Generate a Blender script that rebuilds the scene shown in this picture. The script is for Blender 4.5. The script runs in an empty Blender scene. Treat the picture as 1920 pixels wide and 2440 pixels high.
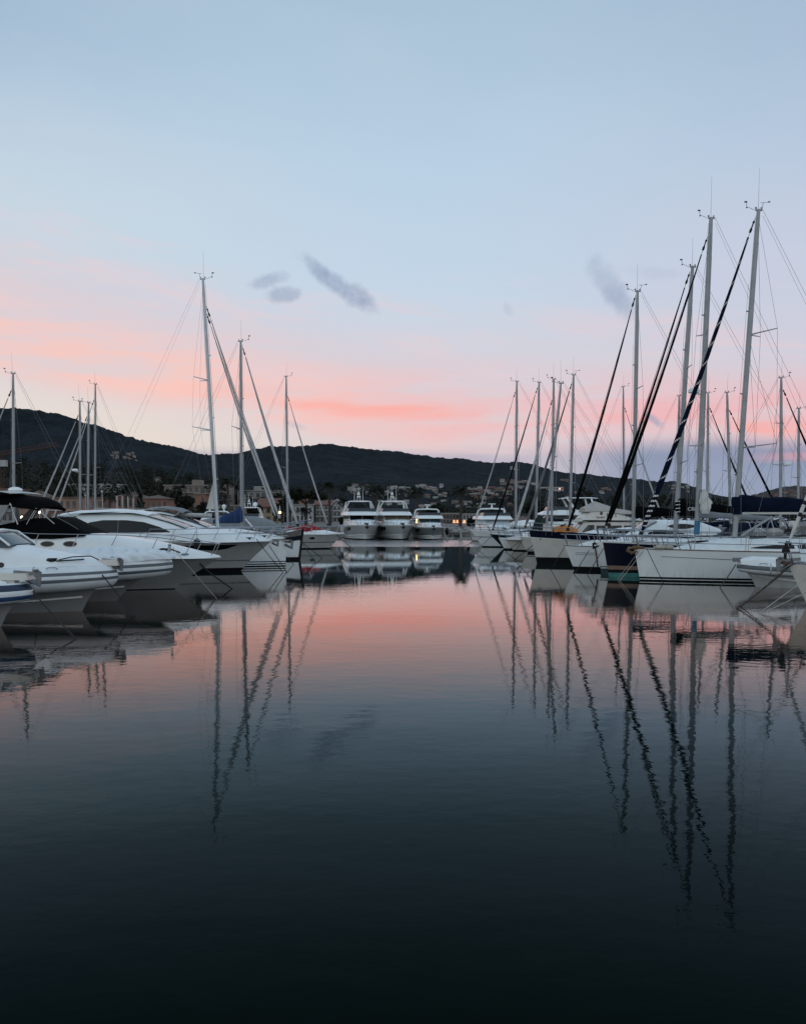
import bpy, math, random
from math import pi, sin, cos, tan, atan2, sqrt, exp, radians
from mathutils import Vector, Matrix, noise
random.seed(11)
S = bpy.context.scene
C = S.collection
# ------------------------------------------------------------------ camera
F, CX, HY, EYE = 2058.0, 960.0, 1231.0, 2.9        # the lens in photo pixels, horizon row, eye height in metres
cam = bpy.data.cameras.new("camera"); camo = bpy.data.objects.new("camera", cam); C.objects.link(camo)
TILT = radians(5.5); ST, CT = sin(TILT), cos(TILT); PY = HY + F * tan(TILT)   # the lens looks a little down
camo.location = (0, 0, EYE); camo.rotation_euler = (pi / 2 - TILT, 0, 0)
cam.sensor_fit = 'VERTICAL'; cam.sensor_height = 24.0; cam.lens = F / 2440 * 24.0
cam.shift_y = (PY - 1220) / 2440; cam.clip_start = 0.1; cam.clip_end = 20000
S.camera = camo
S.view_settings.view_transform = 'Standard'; S.view_settings.look = 'None'
S.view_settings.exposure = 0.0; S.view_settings.gamma = 1.0
S.cycles.use_denoising = True
S.cycles.max_bounces = 6; S.cycles.glossy_bounces = 4; S.cycles.diffuse_bounces = 3
S.cycles.sample_clamp_indirect = 4.0

def lin(c):
    return tuple(((v / 255) / 12.92 if v / 255 <= .04045 else ((v / 255 + .055) / 1.055) ** 2.4) for v in c) + (1.0,)

class NT:
    def __init__(s, tree): s.t = tree; s.n = tree.nodes; s.l = tree.links
    def put(s, inp, v):
        if v is None: return
        if hasattr(v, 'is_output'): s.l.new(v, inp)
        else: inp.default_value = v
    def m(s, op, a, b=None, c=None, clamp=False):
        n = s.n.new('ShaderNodeMath'); n.operation = op; n.use_clamp = clamp
        for i, v in enumerate((a, b, c)): s.put(n.inputs[i], v)
        return n.outputs[0]
    def step(s, v, a, b):                           # smooth 0..1 between a and b
        n = s.n.new('ShaderNodeMapRange'); n.interpolation_type = 'SMOOTHSTEP'
        s.put(n.inputs['Value'], v); n.inputs['From Min'].default_value = a; n.inputs['From Max'].default_value = b
        n.inputs['To Min'].default_value = 0; n.inputs['To Max'].default_value = 1
        return n.outputs['Result']
    def mix(s, f, a, b):
        n = s.n.new('ShaderNodeMix'); n.data_type = 'RGBA'
        s.put(n.inputs[0], f); s.put(n.inputs[6], a); s.put(n.inputs[7], b)
        return n.outputs[2]
    def ramp(s, v, stops):
        n = s.n.new('ShaderNodeValToRGB'); e = n.color_ramp.elements
        while len(e) > 1: e.remove(e[-1])
        e[0].position = stops[0][0]; e[0].color = stops[0][1]
        for p, c in stops[1:]:
            q = e.new(p); q.color = c
        s.put(n.inputs[0], v); return n.outputs[0]
    def xyz(s, x, y, z=0.0):
        n = s.n.new('ShaderNodeCombineXYZ')
        for i, v in enumerate((x, y, z)): s.put(n.inputs[i], v)
        return n.outputs[0]
    def noise(s, vec, scale, detail=4, rough=.55, dist=0.0):
        n = s.n.new('ShaderNodeTexNoise'); s.put(n.inputs['Vector'], vec)
        n.inputs['Scale'].default_value = scale; n.inputs['Detail'].default_value = detail
        n.inputs['Roughness'].default_value = rough; n.inputs['Distortion'].default_value = dist
        return n.outputs[0]

# ------------------------------------------------------------------ dusk sky
def make_sky():
    W = bpy.data.worlds.new("World"); S.world = W; W.use_nodes = True
    t = NT(W.node_tree); t.n.clear()
    tc = t.n.new('ShaderNodeTexCoord'); sp = t.n.new('ShaderNodeSeparateXYZ'); t.l.new(tc.outputs['Generated'], sp.inputs[0])
    x, y, z = sp.outputs
    a = t.m('ARCTAN2', x, y); e = t.m('ARCSINE', z)
    wv = t.xyz(t.m('MULTIPLY', a, 2.2), t.m('MULTIPLY', e, 11.0))
    n1 = t.noise(wv, 1.6, 5, .55, .4)
    n2 = t.noise(t.xyz(t.m('MULTIPLY', a, 5.0), t.m('MULTIPLY', e, 34.0), 3.0), 1.5, 5, .6, .3)
    n1c = t.m('SUBTRACT', n1, .5); n2c = t.m('SUBTRACT', n2, .5)
    ew = t.m('ADD', e, t.m('MULTIPLY', n1c, .03))
    R = lambda v: v / 1.57
    base = t.ramp(t.m('DIVIDE', ew, 1.57), [
        (R(.0), lin((213, 203, 203))), (R(.06), lin((222, 211, 207))), (R(.11), lin((224, 217, 218))), (R(.18), lin((206, 215, 228))),
        (R(.27), lin((193, 213, 231))), (R(.38), lin((184, 207, 227))), (R(.51), lin((168, 194, 214))),
        (R(.8), lin((166, 194, 218))), (R(1.57), lin((160, 188, 208)))])
    # warm cream low on the left, cooler and dimmer to the right
    lf = t.m('MULTIPLY', t.step(a, .0, -.42), t.m('MULTIPLY', t.step(e, .03, .07), t.step(e, .19, .1)))
    base = t.mix(t.m('MULTIPLY', lf, .7), base, lin((237, 222, 206)))
    base = t.mix(t.m('MULTIPLY', t.step(a, .0, .5), .30), base, lin((178, 190, 214)))
    base = t.mix(t.m('MULTIPLY', t.m('MULTIPLY', t.step(t.m('ABSOLUTE', a), .12, .5), t.step(e, .24, .56)), .55), base, lin((146, 173, 200)))
    base = t.mix(t.m('MULTIPLY', t.m('MULTIPLY', t.step(a, .02, -.4), t.m('MULTIPLY', t.step(ew, .2, .28), t.step(ew, .46, .3))), .55), base, lin((206, 218, 226)))
    base = t.mix(t.m('MULTIPLY', t.m('MULTIPLY', t.step(a, .05, .4), t.m('MULTIPLY', t.step(ew, .14, .2), t.step(ew, .42, .24))), t.m('MULTIPLY_ADD', n1, .7, .15)), base, lin((206, 203, 219)))
    # rose band
    b = t.m('ADD', t.m('ADD', .142, t.m('MULTIPLY', a, -.105)), t.m('MULTIPLY', t.m('MULTIPLY', a, a), .115))
    s = t.m('ADD', t.m('SUBTRACT', e, b), t.m('MULTIPLY', n1c, .055))
    lv = t.m('MULTIPLY', t.step(s, .115, .02), t.step(s, -.10, -.03))
    base = t.mix(t.m('MULTIPLY', lv, .62), base, lin((217, 206, 213)))
    up = t.step(s, .058, -.022); dn = t.step(s, -.085, -.022)
    pk = t.m('MULTIPLY', up, dn)
    pk = t.m('MULTIPLY', pk, t.m('MULTIPLY_ADD', t.step(n2, .32, .62), .72, .28))
    pk = t.m('MULTIPLY', pk, t.m('MULTIPLY_ADD', t.step(n1, .3, .62), .5, .5))
    pk = t.m('MULTIPLY', pk, t.m('MULTIPLY', t.step(a, -1.1, -.5), t.step(a, 1.2, .6)))
    rose = t.mix(t.step(a, -.3, .3), lin((253, 200, 188)), lin((245, 176, 178)))
    col = t.mix(t.m('MULTIPLY', pk, .97), base, rose)
    n3 = t.noise(t.xyz(t.m('MULTIPLY', a, 3.6), t.m('ADD', t.m('MULTIPLY', e, 24.0), t.m('MULTIPLY', a, 3.0)), 5.0), 1.5, 6, .62, .6)
    wsp = t.m('MULTIPLY', t.m('MULTIPLY', t.step(s, .17, .05), t.step(s, -.09, .0)), t.step(n3, .5, .72))
    col = t.mix(t.m('MULTIPLY', wsp, .42), col, lin((240, 204, 206)))
    # brighter salmon streak low in the middle and to the right
    st = t.m('SUBTRACT', e, t.m('SUBTRACT', .123, t.m('MULTIPLY', a, .075)))
    st = t.m('ADD', st, t.m('MULTIPLY', n2c, .022))
    sm = t.m('MULTIPLY', t.step(st, .014, .0), t.step(st, -.018, -.002))
    sm = t.m('MULTIPLY', sm, t.m('MULTIPLY', t.step(a, -.30, .02), t.step(a, .9, .5)))
    sm = t.m('MULTIPLY', sm, t.step(n1, .38, .56))
    col = t.mix(t.m('MULTIPLY', sm, .95), col, lin((255, 172, 160)))
    # slate cloud bank low on the right, thin lavender bars low on the left
    bk = t.m('MULTIPLY', t.step(a, .10, .27), t.step(t.m('ADD', e, t.m('MULTIPLY', n1c, .035)), .088, .062))
    col = t.mix(t.m('MULTIPLY', bk, .92), col, lin((128, 143, 172)))
    pb = t.m('MULTIPLY', t.step(t.m('ABSOLUTE', t.m('SUBTRACT', e, .062)), .008, .002), t.m('MULTIPLY', t.step(a, .36, .42), t.step(n2, .3, .6)))
    col = t.mix(t.m('MULTIPLY', pb, .75), col, lin((205, 158, 172)))
    lb = t.m('MULTIPLY', t.step(a, .30, .08), t.m('MULTIPLY', t.step(a, -.45, -.28), t.step(t.m('ADD', e, t.m('MULTIPLY', n2c, .03)), .082, .066)))
    col = t.mix(t.m('MULTIPLY', lb, t.m('MULTIPLY', t.step(n2, .2, .55), .95)), col, lin((186, 178, 194)))
    # small drifting clouds: centre and half size in photo pixels, tilt, weight
    wx = t.m('MULTIPLY', t.m('SUBTRACT', t.noise(t.xyz(t.m('MULTIPLY', a, 22.0), t.m('MULTIPLY', e, 22.0), 7.0), 1.6, 5, .6), .5), 1.9)
    fine = t.noise(t.xyz(t.m('MULTIPLY', a, 60.0), t.m('MULTIPLY', e, 60.0), 1.0), 1.5, 4, .6)
    for px, py, rx, ry, tilt, wgt in ((636, 670, 48, 15, -18, .6), (672, 702, 42, 17, -6, .7), (800, 676, 96, 20, 34, .9), (866, 704, 36, 16, 42, .75),
                                      (1450, 676, 70, 26, 52, .42), (1480, 722, 46, 24, 40, .40), (1210, 738, 16, 9, 60, .2),
                                      (1556, 1000, 30, 9, 38, .75), (700, 1012, 26, 9, 20, .3), (1560, 650, 60, 14, 10, .2)):
        v_ = (PY - py) / F; q_ = Vector(((px - CX) / F, CT + v_ * ST, v_ * CT - ST)).normalized(); ca = math.atan2(q_.x, q_.y); ce = math.asin(q_.z); c_, s_ = cos(radians(tilt)), sin(radians(tilt))
        da = t.m('SUBTRACT', a, ca); de = t.m('SUBTRACT', ce, e)
        u = t.m('DIVIDE', t.m('ADD', t.m('MULTIPLY', da, c_), t.m('MULTIPLY', de, s_)), rx / F)
        v = t.m('DIVIDE', t.m('SUBTRACT', t.m('MULTIPLY', de, c_), t.m('MULTIPLY', da, s_)), ry / F)
        d = t.m('SQRT', t.m('ADD', t.m('MULTIPLY', u, u), t.m('MULTIPLY', v, v)))
        k = t.m('MULTIPLY', t.step(t.m('ADD', d, wx), 1.3, .32), t.m('MULTIPLY_ADD', fine, .9, .42))
        col = t.mix(t.m('MULTIPLY', k, wgt, clamp=True), col, lin((148, 163, 190)))
    # faint mottling so that the blue is not a perfect ramp
    mt = t.m('MULTIPLY', t.step(t.noise(t.xyz(t.m('MULTIPLY', a, 3.0), t.m('MULTIPLY', e, 6.0), 9.0), 1.4, 5, .6), .35, .75), .16)
    col = t.mix(mt, col, lin((205, 212, 226)))
    # afterglow of the set sun, behind the camera
    hz = t.m('SQRT', t.m('ADD', t.m('MULTIPLY', x, x), t.m('MULTIPLY', y, y)))
    gw = t.m('MULTIPLY', t.step(t.m('DIVIDE', y, t.m('MAXIMUM', hz, .001)), -.05, -.9), t.step(e, 1.0, .1))
    col = t.mix(t.m('MULTIPLY', gw, .62), col, (1.02, 1.08, 1.08, 1))
    bg = t.n.new('ShaderNodeBackground'); t.l.new(col, bg.inputs[0]); bg.inputs[1].default_value = 1.0
    o = t.n.new('ShaderNodeOutputWorld'); t.l.new(bg.outputs[0], o.inputs[0])
    W.cycles.sampling_method = 'MANUAL'; W.cycles.sample_map_resolution = 1024
make_sky()

# ------------------------------------------------------------------ materials
MATS = {}
def mat(name, rgb, rough=.5, metal=0.0, var=.12, scale=3.0, bump=0.0, emit=0.0, spec=.5, coat=0.0, dirt=0.0, bscale=None, bdist=.05):
    if name in MATS: return MATS[name]
    m = bpy.data.materials.new(name); m.use_nodes = True; t = NT(m.node_tree)
    p = t.n['Principled BSDF']; tc = t.n.new('ShaderNodeTexCoord')
    col = rgb + (1.0,)
    if var > 0:
        f = t.noise(tc.outputs['Object'], scale, 6, .6)
        col = t.mix(t.step(f, .3, .7), tuple(v * (1 - var) for v in rgb) + (1,), tuple(min(1, v * (1 + var * .7)) for v in rgb) + (1,))
    if dirt > 0:                                    # weathered scum that stays in a ragged band above the waterline
        sp = t.n.new('ShaderNodeSeparateXYZ'); t.l.new(tc.outputs['Object'], sp.inputs[0])
        g = t.noise(t.xyz(t.m('MULTIPLY', sp.outputs[0], 2.5), sp.outputs[1], t.m('MULTIPLY', sp.outputs[2], .5)), 3.0, 5, .65)
        k = t.m('MULTIPLY', t.step(sp.outputs[2], .75, .05), t.step(g, .35, .75))
        col = t.mix(t.m('MULTIPLY', k, dirt), col, (.24, .22, .17, 1))
    t.put(p.inputs['Base Color'], col)
    p.inputs['Roughness'].default_value = rough; p.inputs['Metallic'].default_value = metal
    p.inputs['Specular IOR Level'].default_value = spec; p.inputs['Coat Weight'].default_value = coat
    if bump > 0:
        bn = t.n.new('ShaderNodeBump'); bn.inputs['Strength'].default_value = bump; bn.inputs['Distance'].default_value = bdist
        t.l.new(t.noise(tc.outputs['Object'], bscale or scale * 3, 5, .6), bn.inputs['Height']); t.l.new(bn.outputs[0], p.inputs['Normal'])
    if emit > 0:
        p.inputs['Emission Color'].default_value = rgb + (1,); p.inputs['Emission Strength'].default_value = emit
    MATS[name] = m; return m
WHITE = mat('gelcoat_white', (.78, .82, .81), .22, var=.05, scale=1.3, dirt=.45)
WHITE2 = mat('gelcoat_cool_white', (.77, .82, .82), .28, var=.05, scale=1.1, dirt=.3)
CREAM = mat('gelcoat_cream', (.60, .58, .53), .35, var=.08, scale=1.6, dirt=.4)
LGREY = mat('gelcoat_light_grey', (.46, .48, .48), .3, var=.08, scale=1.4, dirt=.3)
DGREY = mat('hull_grey_green', (.17, .20, .20), .3, var=.1, dirt=.2)
DECK = mat('deck_nonskid', (.72, .77, .77), .55, var=.07, scale=4.0, bump=.05, bscale=60)
NAVY = mat('hull_navy', (.004, .006, .018), .16, var=.15, spec=.25)
DKGREEN = mat('hull_dark_green', (.010, .017, .013), .3, var=.2)
BLACK = mat('antifouling_black', (.004, .004, .005), .6, var=.2, spec=.15)
TEAL = mat('antifouling_teal', (.04, .20, .19), .55, var=.25)
DTEAL = mat('antifouling_dark_teal', (.015, .055, .065), .5, var=.25)
TAN = mat('boot_stripe_tan', (.22, .14, .10), .5)
STRIPE = mat('stripe_blue', (.02, .05, .13), .35, var=.15)
SGREY = mat('stripe_grey', (.10, .12, .13), .5, var=.12)
RUB = mat('hypalon_white', (.70, .75, .76), .5, var=.08, scale=2.0, bump=.12, bscale=5)
RUBG = mat('hypalon_grey', (.42, .43, .44), .55, var=.08, bump=.08)
ALU = mat('mast_aluminium', (.29, .31, .32), .4, .3, var=.12, scale=1.2)
MWHITE = mat('mast_white', (.52, .56, .58), .35, var=.08, scale=1.2)
MBLUE = mat('mast_blue_foot', (.02, .14, .26), .4)
STEEL = mat('stainless_steel', (.36, .38, .40), .25, .9, var=.08)
WIRE = mat('rigging_wire', (.14, .15, .16), .4, .4, var=0)
GALV = mat('galvanised_anchor', (.20, .21, .22), .5, .5, var=.25)
RUST = mat('rusty_chain', (.07, .045, .03), .8, var=.4, scale=9)
BLK = mat('black_fitting', (.005, .005, .006), .5, var=.1, spec=.25)
GLASS = mat('dark_glass', (.004, .005, .006), .06, var=0, spec=.4)
GLASSB = mat('tinted_windscreen', (.025, .04, .05), .06, var=0, spec=.7)
SMOKE = mat('smoked_screen', (.03, .035, .04), .1, var=0)
CVBLK = mat('canvas_black', (.0022, .0026, .003), .9, var=.25, bump=.25, bscale=3, spec=.06)
CVNAVY = mat('canvas_navy', (.004, .008, .022), .9, spec=.08, var=.25, bump=.3, bscale=3)
CVBLUE = mat('canvas_blue', (.008, .036, .12), .85, var=.2, bump=.3, bscale=3)
CVGREY = mat('canvas_grey', (.20, .22, .23), .8, var=.12, bump=.3, bscale=3)
CVWHITE = mat('canvas_white', (.58, .58, .56), .8, var=.1, bump=.5, bscale=2.5)
CVGREEN = mat('canvas_green', (.004, .016, .013), .9, var=.2, bump=.3)
CVRED = mat('canvas_red', (.26, .006, .010), .8, var=.2, bump=.3, bscale=3)
CVBEIGE = mat('canvas_beige', (.40, .37, .33), .8, var=.12, bump=.4, bscale=2.5)
SAIL = mat('sailcloth', (.60, .60, .56), .7, var=.08, bump=.3, bscale=2)
FURLW = mat('furled_sail_grey', (.42, .43, .43), .7, var=.15, scale=5, bump=.3)
ORANGE = mat('canvas_orange', (.50, .19, .035), .7, var=.15, bump=.2)
WOOD = mat('teak', (.14, .075, .04), .5, var=.25, scale=6)
WOODG = mat('weathered_wood', (.14, .13, .12), .6, var=.25, scale=5)
ROPE = mat('mooring_rope_dark', (.014, .015, .017), .9, var=.2)
ROPEL = mat('mooring_rope_pale', (.36, .33, .29), .9, var=.2)
LETTER = mat('lettering_white', (.7, .7, .7), .5, var=0)
LETTERD = mat('lettering_dark', (.05, .05, .06), .5, var=0)

# ------------------------------------------------------------------ mesh helper
class MB:
    def __init__(s): s.v = []; s.f = []; s.m = []
    def add(s, vs, fs, mi=0):
        o = len(s.v); s.v += [tuple(v) for v in vs]
        for k, f in enumerate(fs):
            s.f.append([i + o for i in f]); s.m.append(mi[k] if isinstance(mi, list) else mi)
        return s
    def box(s, c, d, mi=0, rz=0.0, ry=0.0, taper=1.0):
        R = Matrix.Rotation(rz, 3, 'Z') @ Matrix.Rotation(ry, 3, 'Y'); vs = []
        for z in (-1, 1):
            k = taper if z > 0 else 1.0
            for x, y in ((-1, -1), (1, -1), (1, 1), (-1, 1)):
                vs.append(Vector(c) + R @ Vector((x * d[0] / 2 * k, y * d[1] / 2 * k, z * d[2] / 2)))
        return s.add(vs, [(3, 2, 1, 0), (4, 5, 6, 7), (0, 1, 5, 4), (1, 2, 6, 5), (2, 3, 7, 6), (3, 0, 4, 7)], mi)
    def tube(s, pts, r, n=6, mi=0, flat=1.0, mfun=None):
        pts = [Vector(p) for p in pts]; N = len(pts)
        rr = r if isinstance(r, (list, tuple)) else [r] * N
        vs = []; ref = None
        for i, p in enumerate(pts):
            d = (pts[min(i + 1, N - 1)] - pts[max(i - 1, 0)]); d = d.normalized() if d.length > 1e-9 else Vector((0, 0, 1))
            if ref is None: ref = Vector((0, 1, 0)) if abs(d.y) < .9 else Vector((1, 0, 0))
            u = (ref - d * ref.dot(d)).normalized(); w = d.cross(u); ref = u
            for k in range(n):
                a = 2 * pi * k / n
                vs.append(p + u * (cos(a) * rr[i] * flat) + w * (sin(a) * rr[i]))
        fs = []; ms = []
        for i in range(N - 1):
            for k in range(n):
                fs.append((i * n + k, i * n + (k + 1) % n, (i + 1) * n + (k + 1) % n, (i + 1) * n + k)); ms.append(mfun(i, k) if mfun else mi)
        fs.append(tuple(range(n - 1, -1, -1))); fs.append(tuple((N - 1) * n + k for k in range(n))); ms += [mi, mi]
        return s.add(vs, fs, ms)
    def loft(s, rings, mi=0, closed=True, cap=True):
        n = len(rings[0]); vs = [p for r in rings for p in r]; fs = []
        for i in range(len(rings) - 1):
            for k in range(n if closed else n - 1):
                k2 = (k + 1) % n
                fs.append((i * n + k, i * n + k2, (i + 1) * n + k2, (i + 1) * n + k))
        if cap:
            fs.append(tuple(range(n - 1, -1, -1))); fs.append(tuple((len(rings) - 1) * n + k for k in range(n)))
        return s.add(vs, fs, mi)
    def ball(s, c, r, n=10, m=6, mi=0):
        if not isinstance(r, (tuple, list)): r = (r, r, r)
        rings = []
        for j in range(m + 1):
            a = -pi / 2 + pi * j / m; k = max(cos(a), .02)
            rings.append([(c[0] + r[0] * k * cos(2 * pi * i / n), c[1] + r[1] * k * sin(2 * pi * i / n), c[2] + r[2] * sin(a)) for i in range(n)])
        return s.loft(rings, mi)
    def prism(s, poly, off, mi=0):
        off = Vector(off); a = [Vector(p) for p in poly]; n = len(a)
        fs = [tuple(range(n)), tuple(range(2 * n - 1, n - 1, -1))] + [(k, k + n, (k + 1) % n + n, (k + 1) % n) for k in range(n)]
        return s.add(a + [p + off for p in a], fs, mi)
    def build(s, name, mats, parent=None, smooth=True, ang=38):
        me = bpy.data.meshes.new(name); me.from_pydata(s.v, [], s.f)
        for m in (mats if isinstance(mats, (list, tuple)) else [mats]): me.materials.append(m)
        me.polygons.foreach_set('material_index', s.m)
        if smooth:
            me.polygons.foreach_set('use_smooth', [True] * len(s.f)); me.set_sharp_from_angle(angle=radians(ang))
        me.validate(); me.update()
        o = bpy.data.objects.new(name, me); C.objects.link(o)
        if parent is not None: o.parent = parent
        return o
def tag(o, label=None, cat=None, group=None, kind=None):
    if label: o['label'] = label
    if cat: o['category'] = cat
    if group: o['group'] = group
    if kind: o['kind'] = kind
    return o
def empty(name, loc, rz=0.0):
    o = bpy.data.objects.new(name, None); o.empty_display_size = .3; C.objects.link(o); o.location = loc; o.rotation_euler = (0, 0, rz); return o
def dup(o, parent=None):
    c = o.copy(); C.objects.link(c)
    if parent is not None: c.parent = parent
    for ch in list(o.children): dup(ch, c)
    return c
def el(py): v = (PY - py) / F; return (v * CT - ST) / (CT + v * ST)                 # rise per metre ahead at that photo row
def wx(px, D, dz): return (px - CX) / F * (D * CT - dz * ST)
def wp(px, py, D): dz = D * el(py); return Vector((wx(px, D, dz), D, EYE + dz))
def dwater(py): return -EYE / el(py)
def lerp(a, b, t): return a + (b - a) * t
def interp(tab, x):
    if x <= tab[0][0]: return tab[0][1]
    for (a, b), (c, d) in zip(tab, tab[1:]):
        if x <= c: return lerp(b, d, (x - a) / (c - a))
    return tab[-1][1]

# ------------------------------------------------------------------ water
def make_water():
    m = bpy.data.materials.new('harbour_water'); m.use_nodes = True; t = NT(m.node_tree); t.n.clear()
    g = t.n.new('ShaderNodeNewGeometry'); sp = t.n.new('ShaderNodeSeparateXYZ'); t.l.new(g.outputs['Position'], sp.inputs[0])
    x, y, z = sp.outputs
    # wind patch: a ruffled strip far down the fairway
    wob = t.m('MULTIPLY', t.m('SUBTRACT', t.noise(t.xyz(t.m('MULTIPLY', x, .25), t.m('MULTIPLY', y, .15)), 1.0, 3), .5), 3.0)
    yy = t.m('ADD', y, wob)
    ruf = t.m('MULTIPLY', t.step(yy, 83.0, 84.6), t.step(yy, 108.0, 104.0))
    mid = t.m('MULTIPLY', t.step(y, 23.0, 28.5), t.step(y, 38.0, 32.0))          # faint ripples where the calm starts
    far = t.m('MULTIPLY_ADD', t.step(y, 40.0, 13.0), .75, .25)                   # sheltered and glassy farther in
    swell = t.noise(t.xyz(t.m('MULTIPLY', x, .45), t.m('MULTIPLY', y, .8)), 1.0, 2, .5)
    rip = t.noise(t.xyz(t.m('MULTIPLY', x, 3.0), t.m('MULTIPLY', y, 4.2), 4.0), 1.0, 3, .5)
    fine = t.noise(t.xyz(t.m('MULTIPLY', x, 7.0), t.m('MULTIPLY', y, 12.0), 8.0), 1.0, 2, .5)
    h = t.m('ADD', t.m('MULTIPLY', swell, t.m('MULTIPLY', far, .0058)), t.m('MULTIPLY', rip, t.m('MULTIPLY', far, t.m('MULTIPLY_ADD', mid, .0016, .0021))))
    h = t.m('ADD', h, t.m('MULTIPLY', fine, t.m('MULTIPLY_ADD', mid, .0007, .00012)))
    lap = t.noise(t.xyz(t.m('MULTIPLY', x, .8), t.m('MULTIPLY', y, 6.5), 2.0), 1.0, 2, .5)
    h = t.m('ADD', h, t.m('MULTIPLY', lap, t.m('MULTIPLY', t.m('MULTIPLY', t.step(y, 26.0, 34.0), t.step(y, 90.0, 70.0)), .00035)))
    h = t.m('ADD', h, t.m('MULTIPLY', t.m('MULTIPLY', fine, ruf), .011))
    b = t.n.new('ShaderNodeBump'); b.inputs['Strength'].default_value = 1.0; b.inputs['Distance'].default_value = 1.0; t.l.new(h, b.inputs['Height'])
    gl = t.n.new('ShaderNodeBsdfGlossy'); gl.distribution = 'GGX'
    t.l.new(t.m('ADD', t.m('MULTIPLY_ADD', ruf, .15, .008), t.m('MULTIPLY', t.step(y, 30.0, 70.0), .012)), gl.inputs['Roughness']); t.l.new(b.outputs[0], gl.inputs['Normal'])
    df = t.n.new('ShaderNodeBsdfDiffuse'); df.inputs['Color'].default_value = (.0014, .0047, .0040, 1)
    fr = t.n.new('ShaderNodeFresnel'); fr.inputs['IOR'].default_value = 1.333; t.l.new(b.outputs[0], fr.inputs['Normal'])
    g_ = lambda v: (v * (.80 if v < .25 else 1.12), v * (1.0 if v < .25 else .945), v * (.96 if v < .03 else 1.10 if v < .25 else .875), 1) if v < .7 else (v, v, v, 1)                      # reflectance against Fresnel; darkening and pink and blue reflection tints painted in
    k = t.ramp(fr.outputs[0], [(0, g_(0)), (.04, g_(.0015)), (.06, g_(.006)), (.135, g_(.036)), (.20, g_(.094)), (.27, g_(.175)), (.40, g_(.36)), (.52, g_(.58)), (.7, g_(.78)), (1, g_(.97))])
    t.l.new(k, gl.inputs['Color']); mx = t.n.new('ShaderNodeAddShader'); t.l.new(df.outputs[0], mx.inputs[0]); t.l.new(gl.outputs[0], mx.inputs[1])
    o = t.n.new('ShaderNodeOutputMaterial'); t.l.new(mx.outputs[0], o.inputs[0])
    mb = MB(); mb.add([(-4000, -300, 0), (4000, -300, 0), (4000, 134, 0), (-4000, 134, 0)], [(0, 1, 2, 3)])
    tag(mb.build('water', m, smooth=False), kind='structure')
make_water()
# ------------------------------------------------------------------ boat kit
class Boat:
    """root at the stem on the waterline, local +x towards the bow, local z up"""
    def __init__(s, name, label, cat, px, D, head, group=None):
        s.X = wx(px, D, -EYE); s.D = D; s.rz = head
        s.root = empty(name, (s.X, D, 0), head); tag(s.root, label, cat, group); s.label = label
    def p(s, px, py, n=0.0):                         # photo pixel at n metres nearer than the stem -> local point
        D = s.D - n; w = wp(px, py, D); dx, dy = w.x - s.X, w.y - s.D
        c, q = cos(-s.rz), sin(-s.rz)
        return Vector((dx * c - dy * q, dx * q + dy * c, w.z))
    def w(s, x, y, z):                               # local -> world
        c, q = cos(s.rz), sin(s.rz); return Vector((s.X + x * c - y * q, s.D + x * q + y * c, z))

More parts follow.
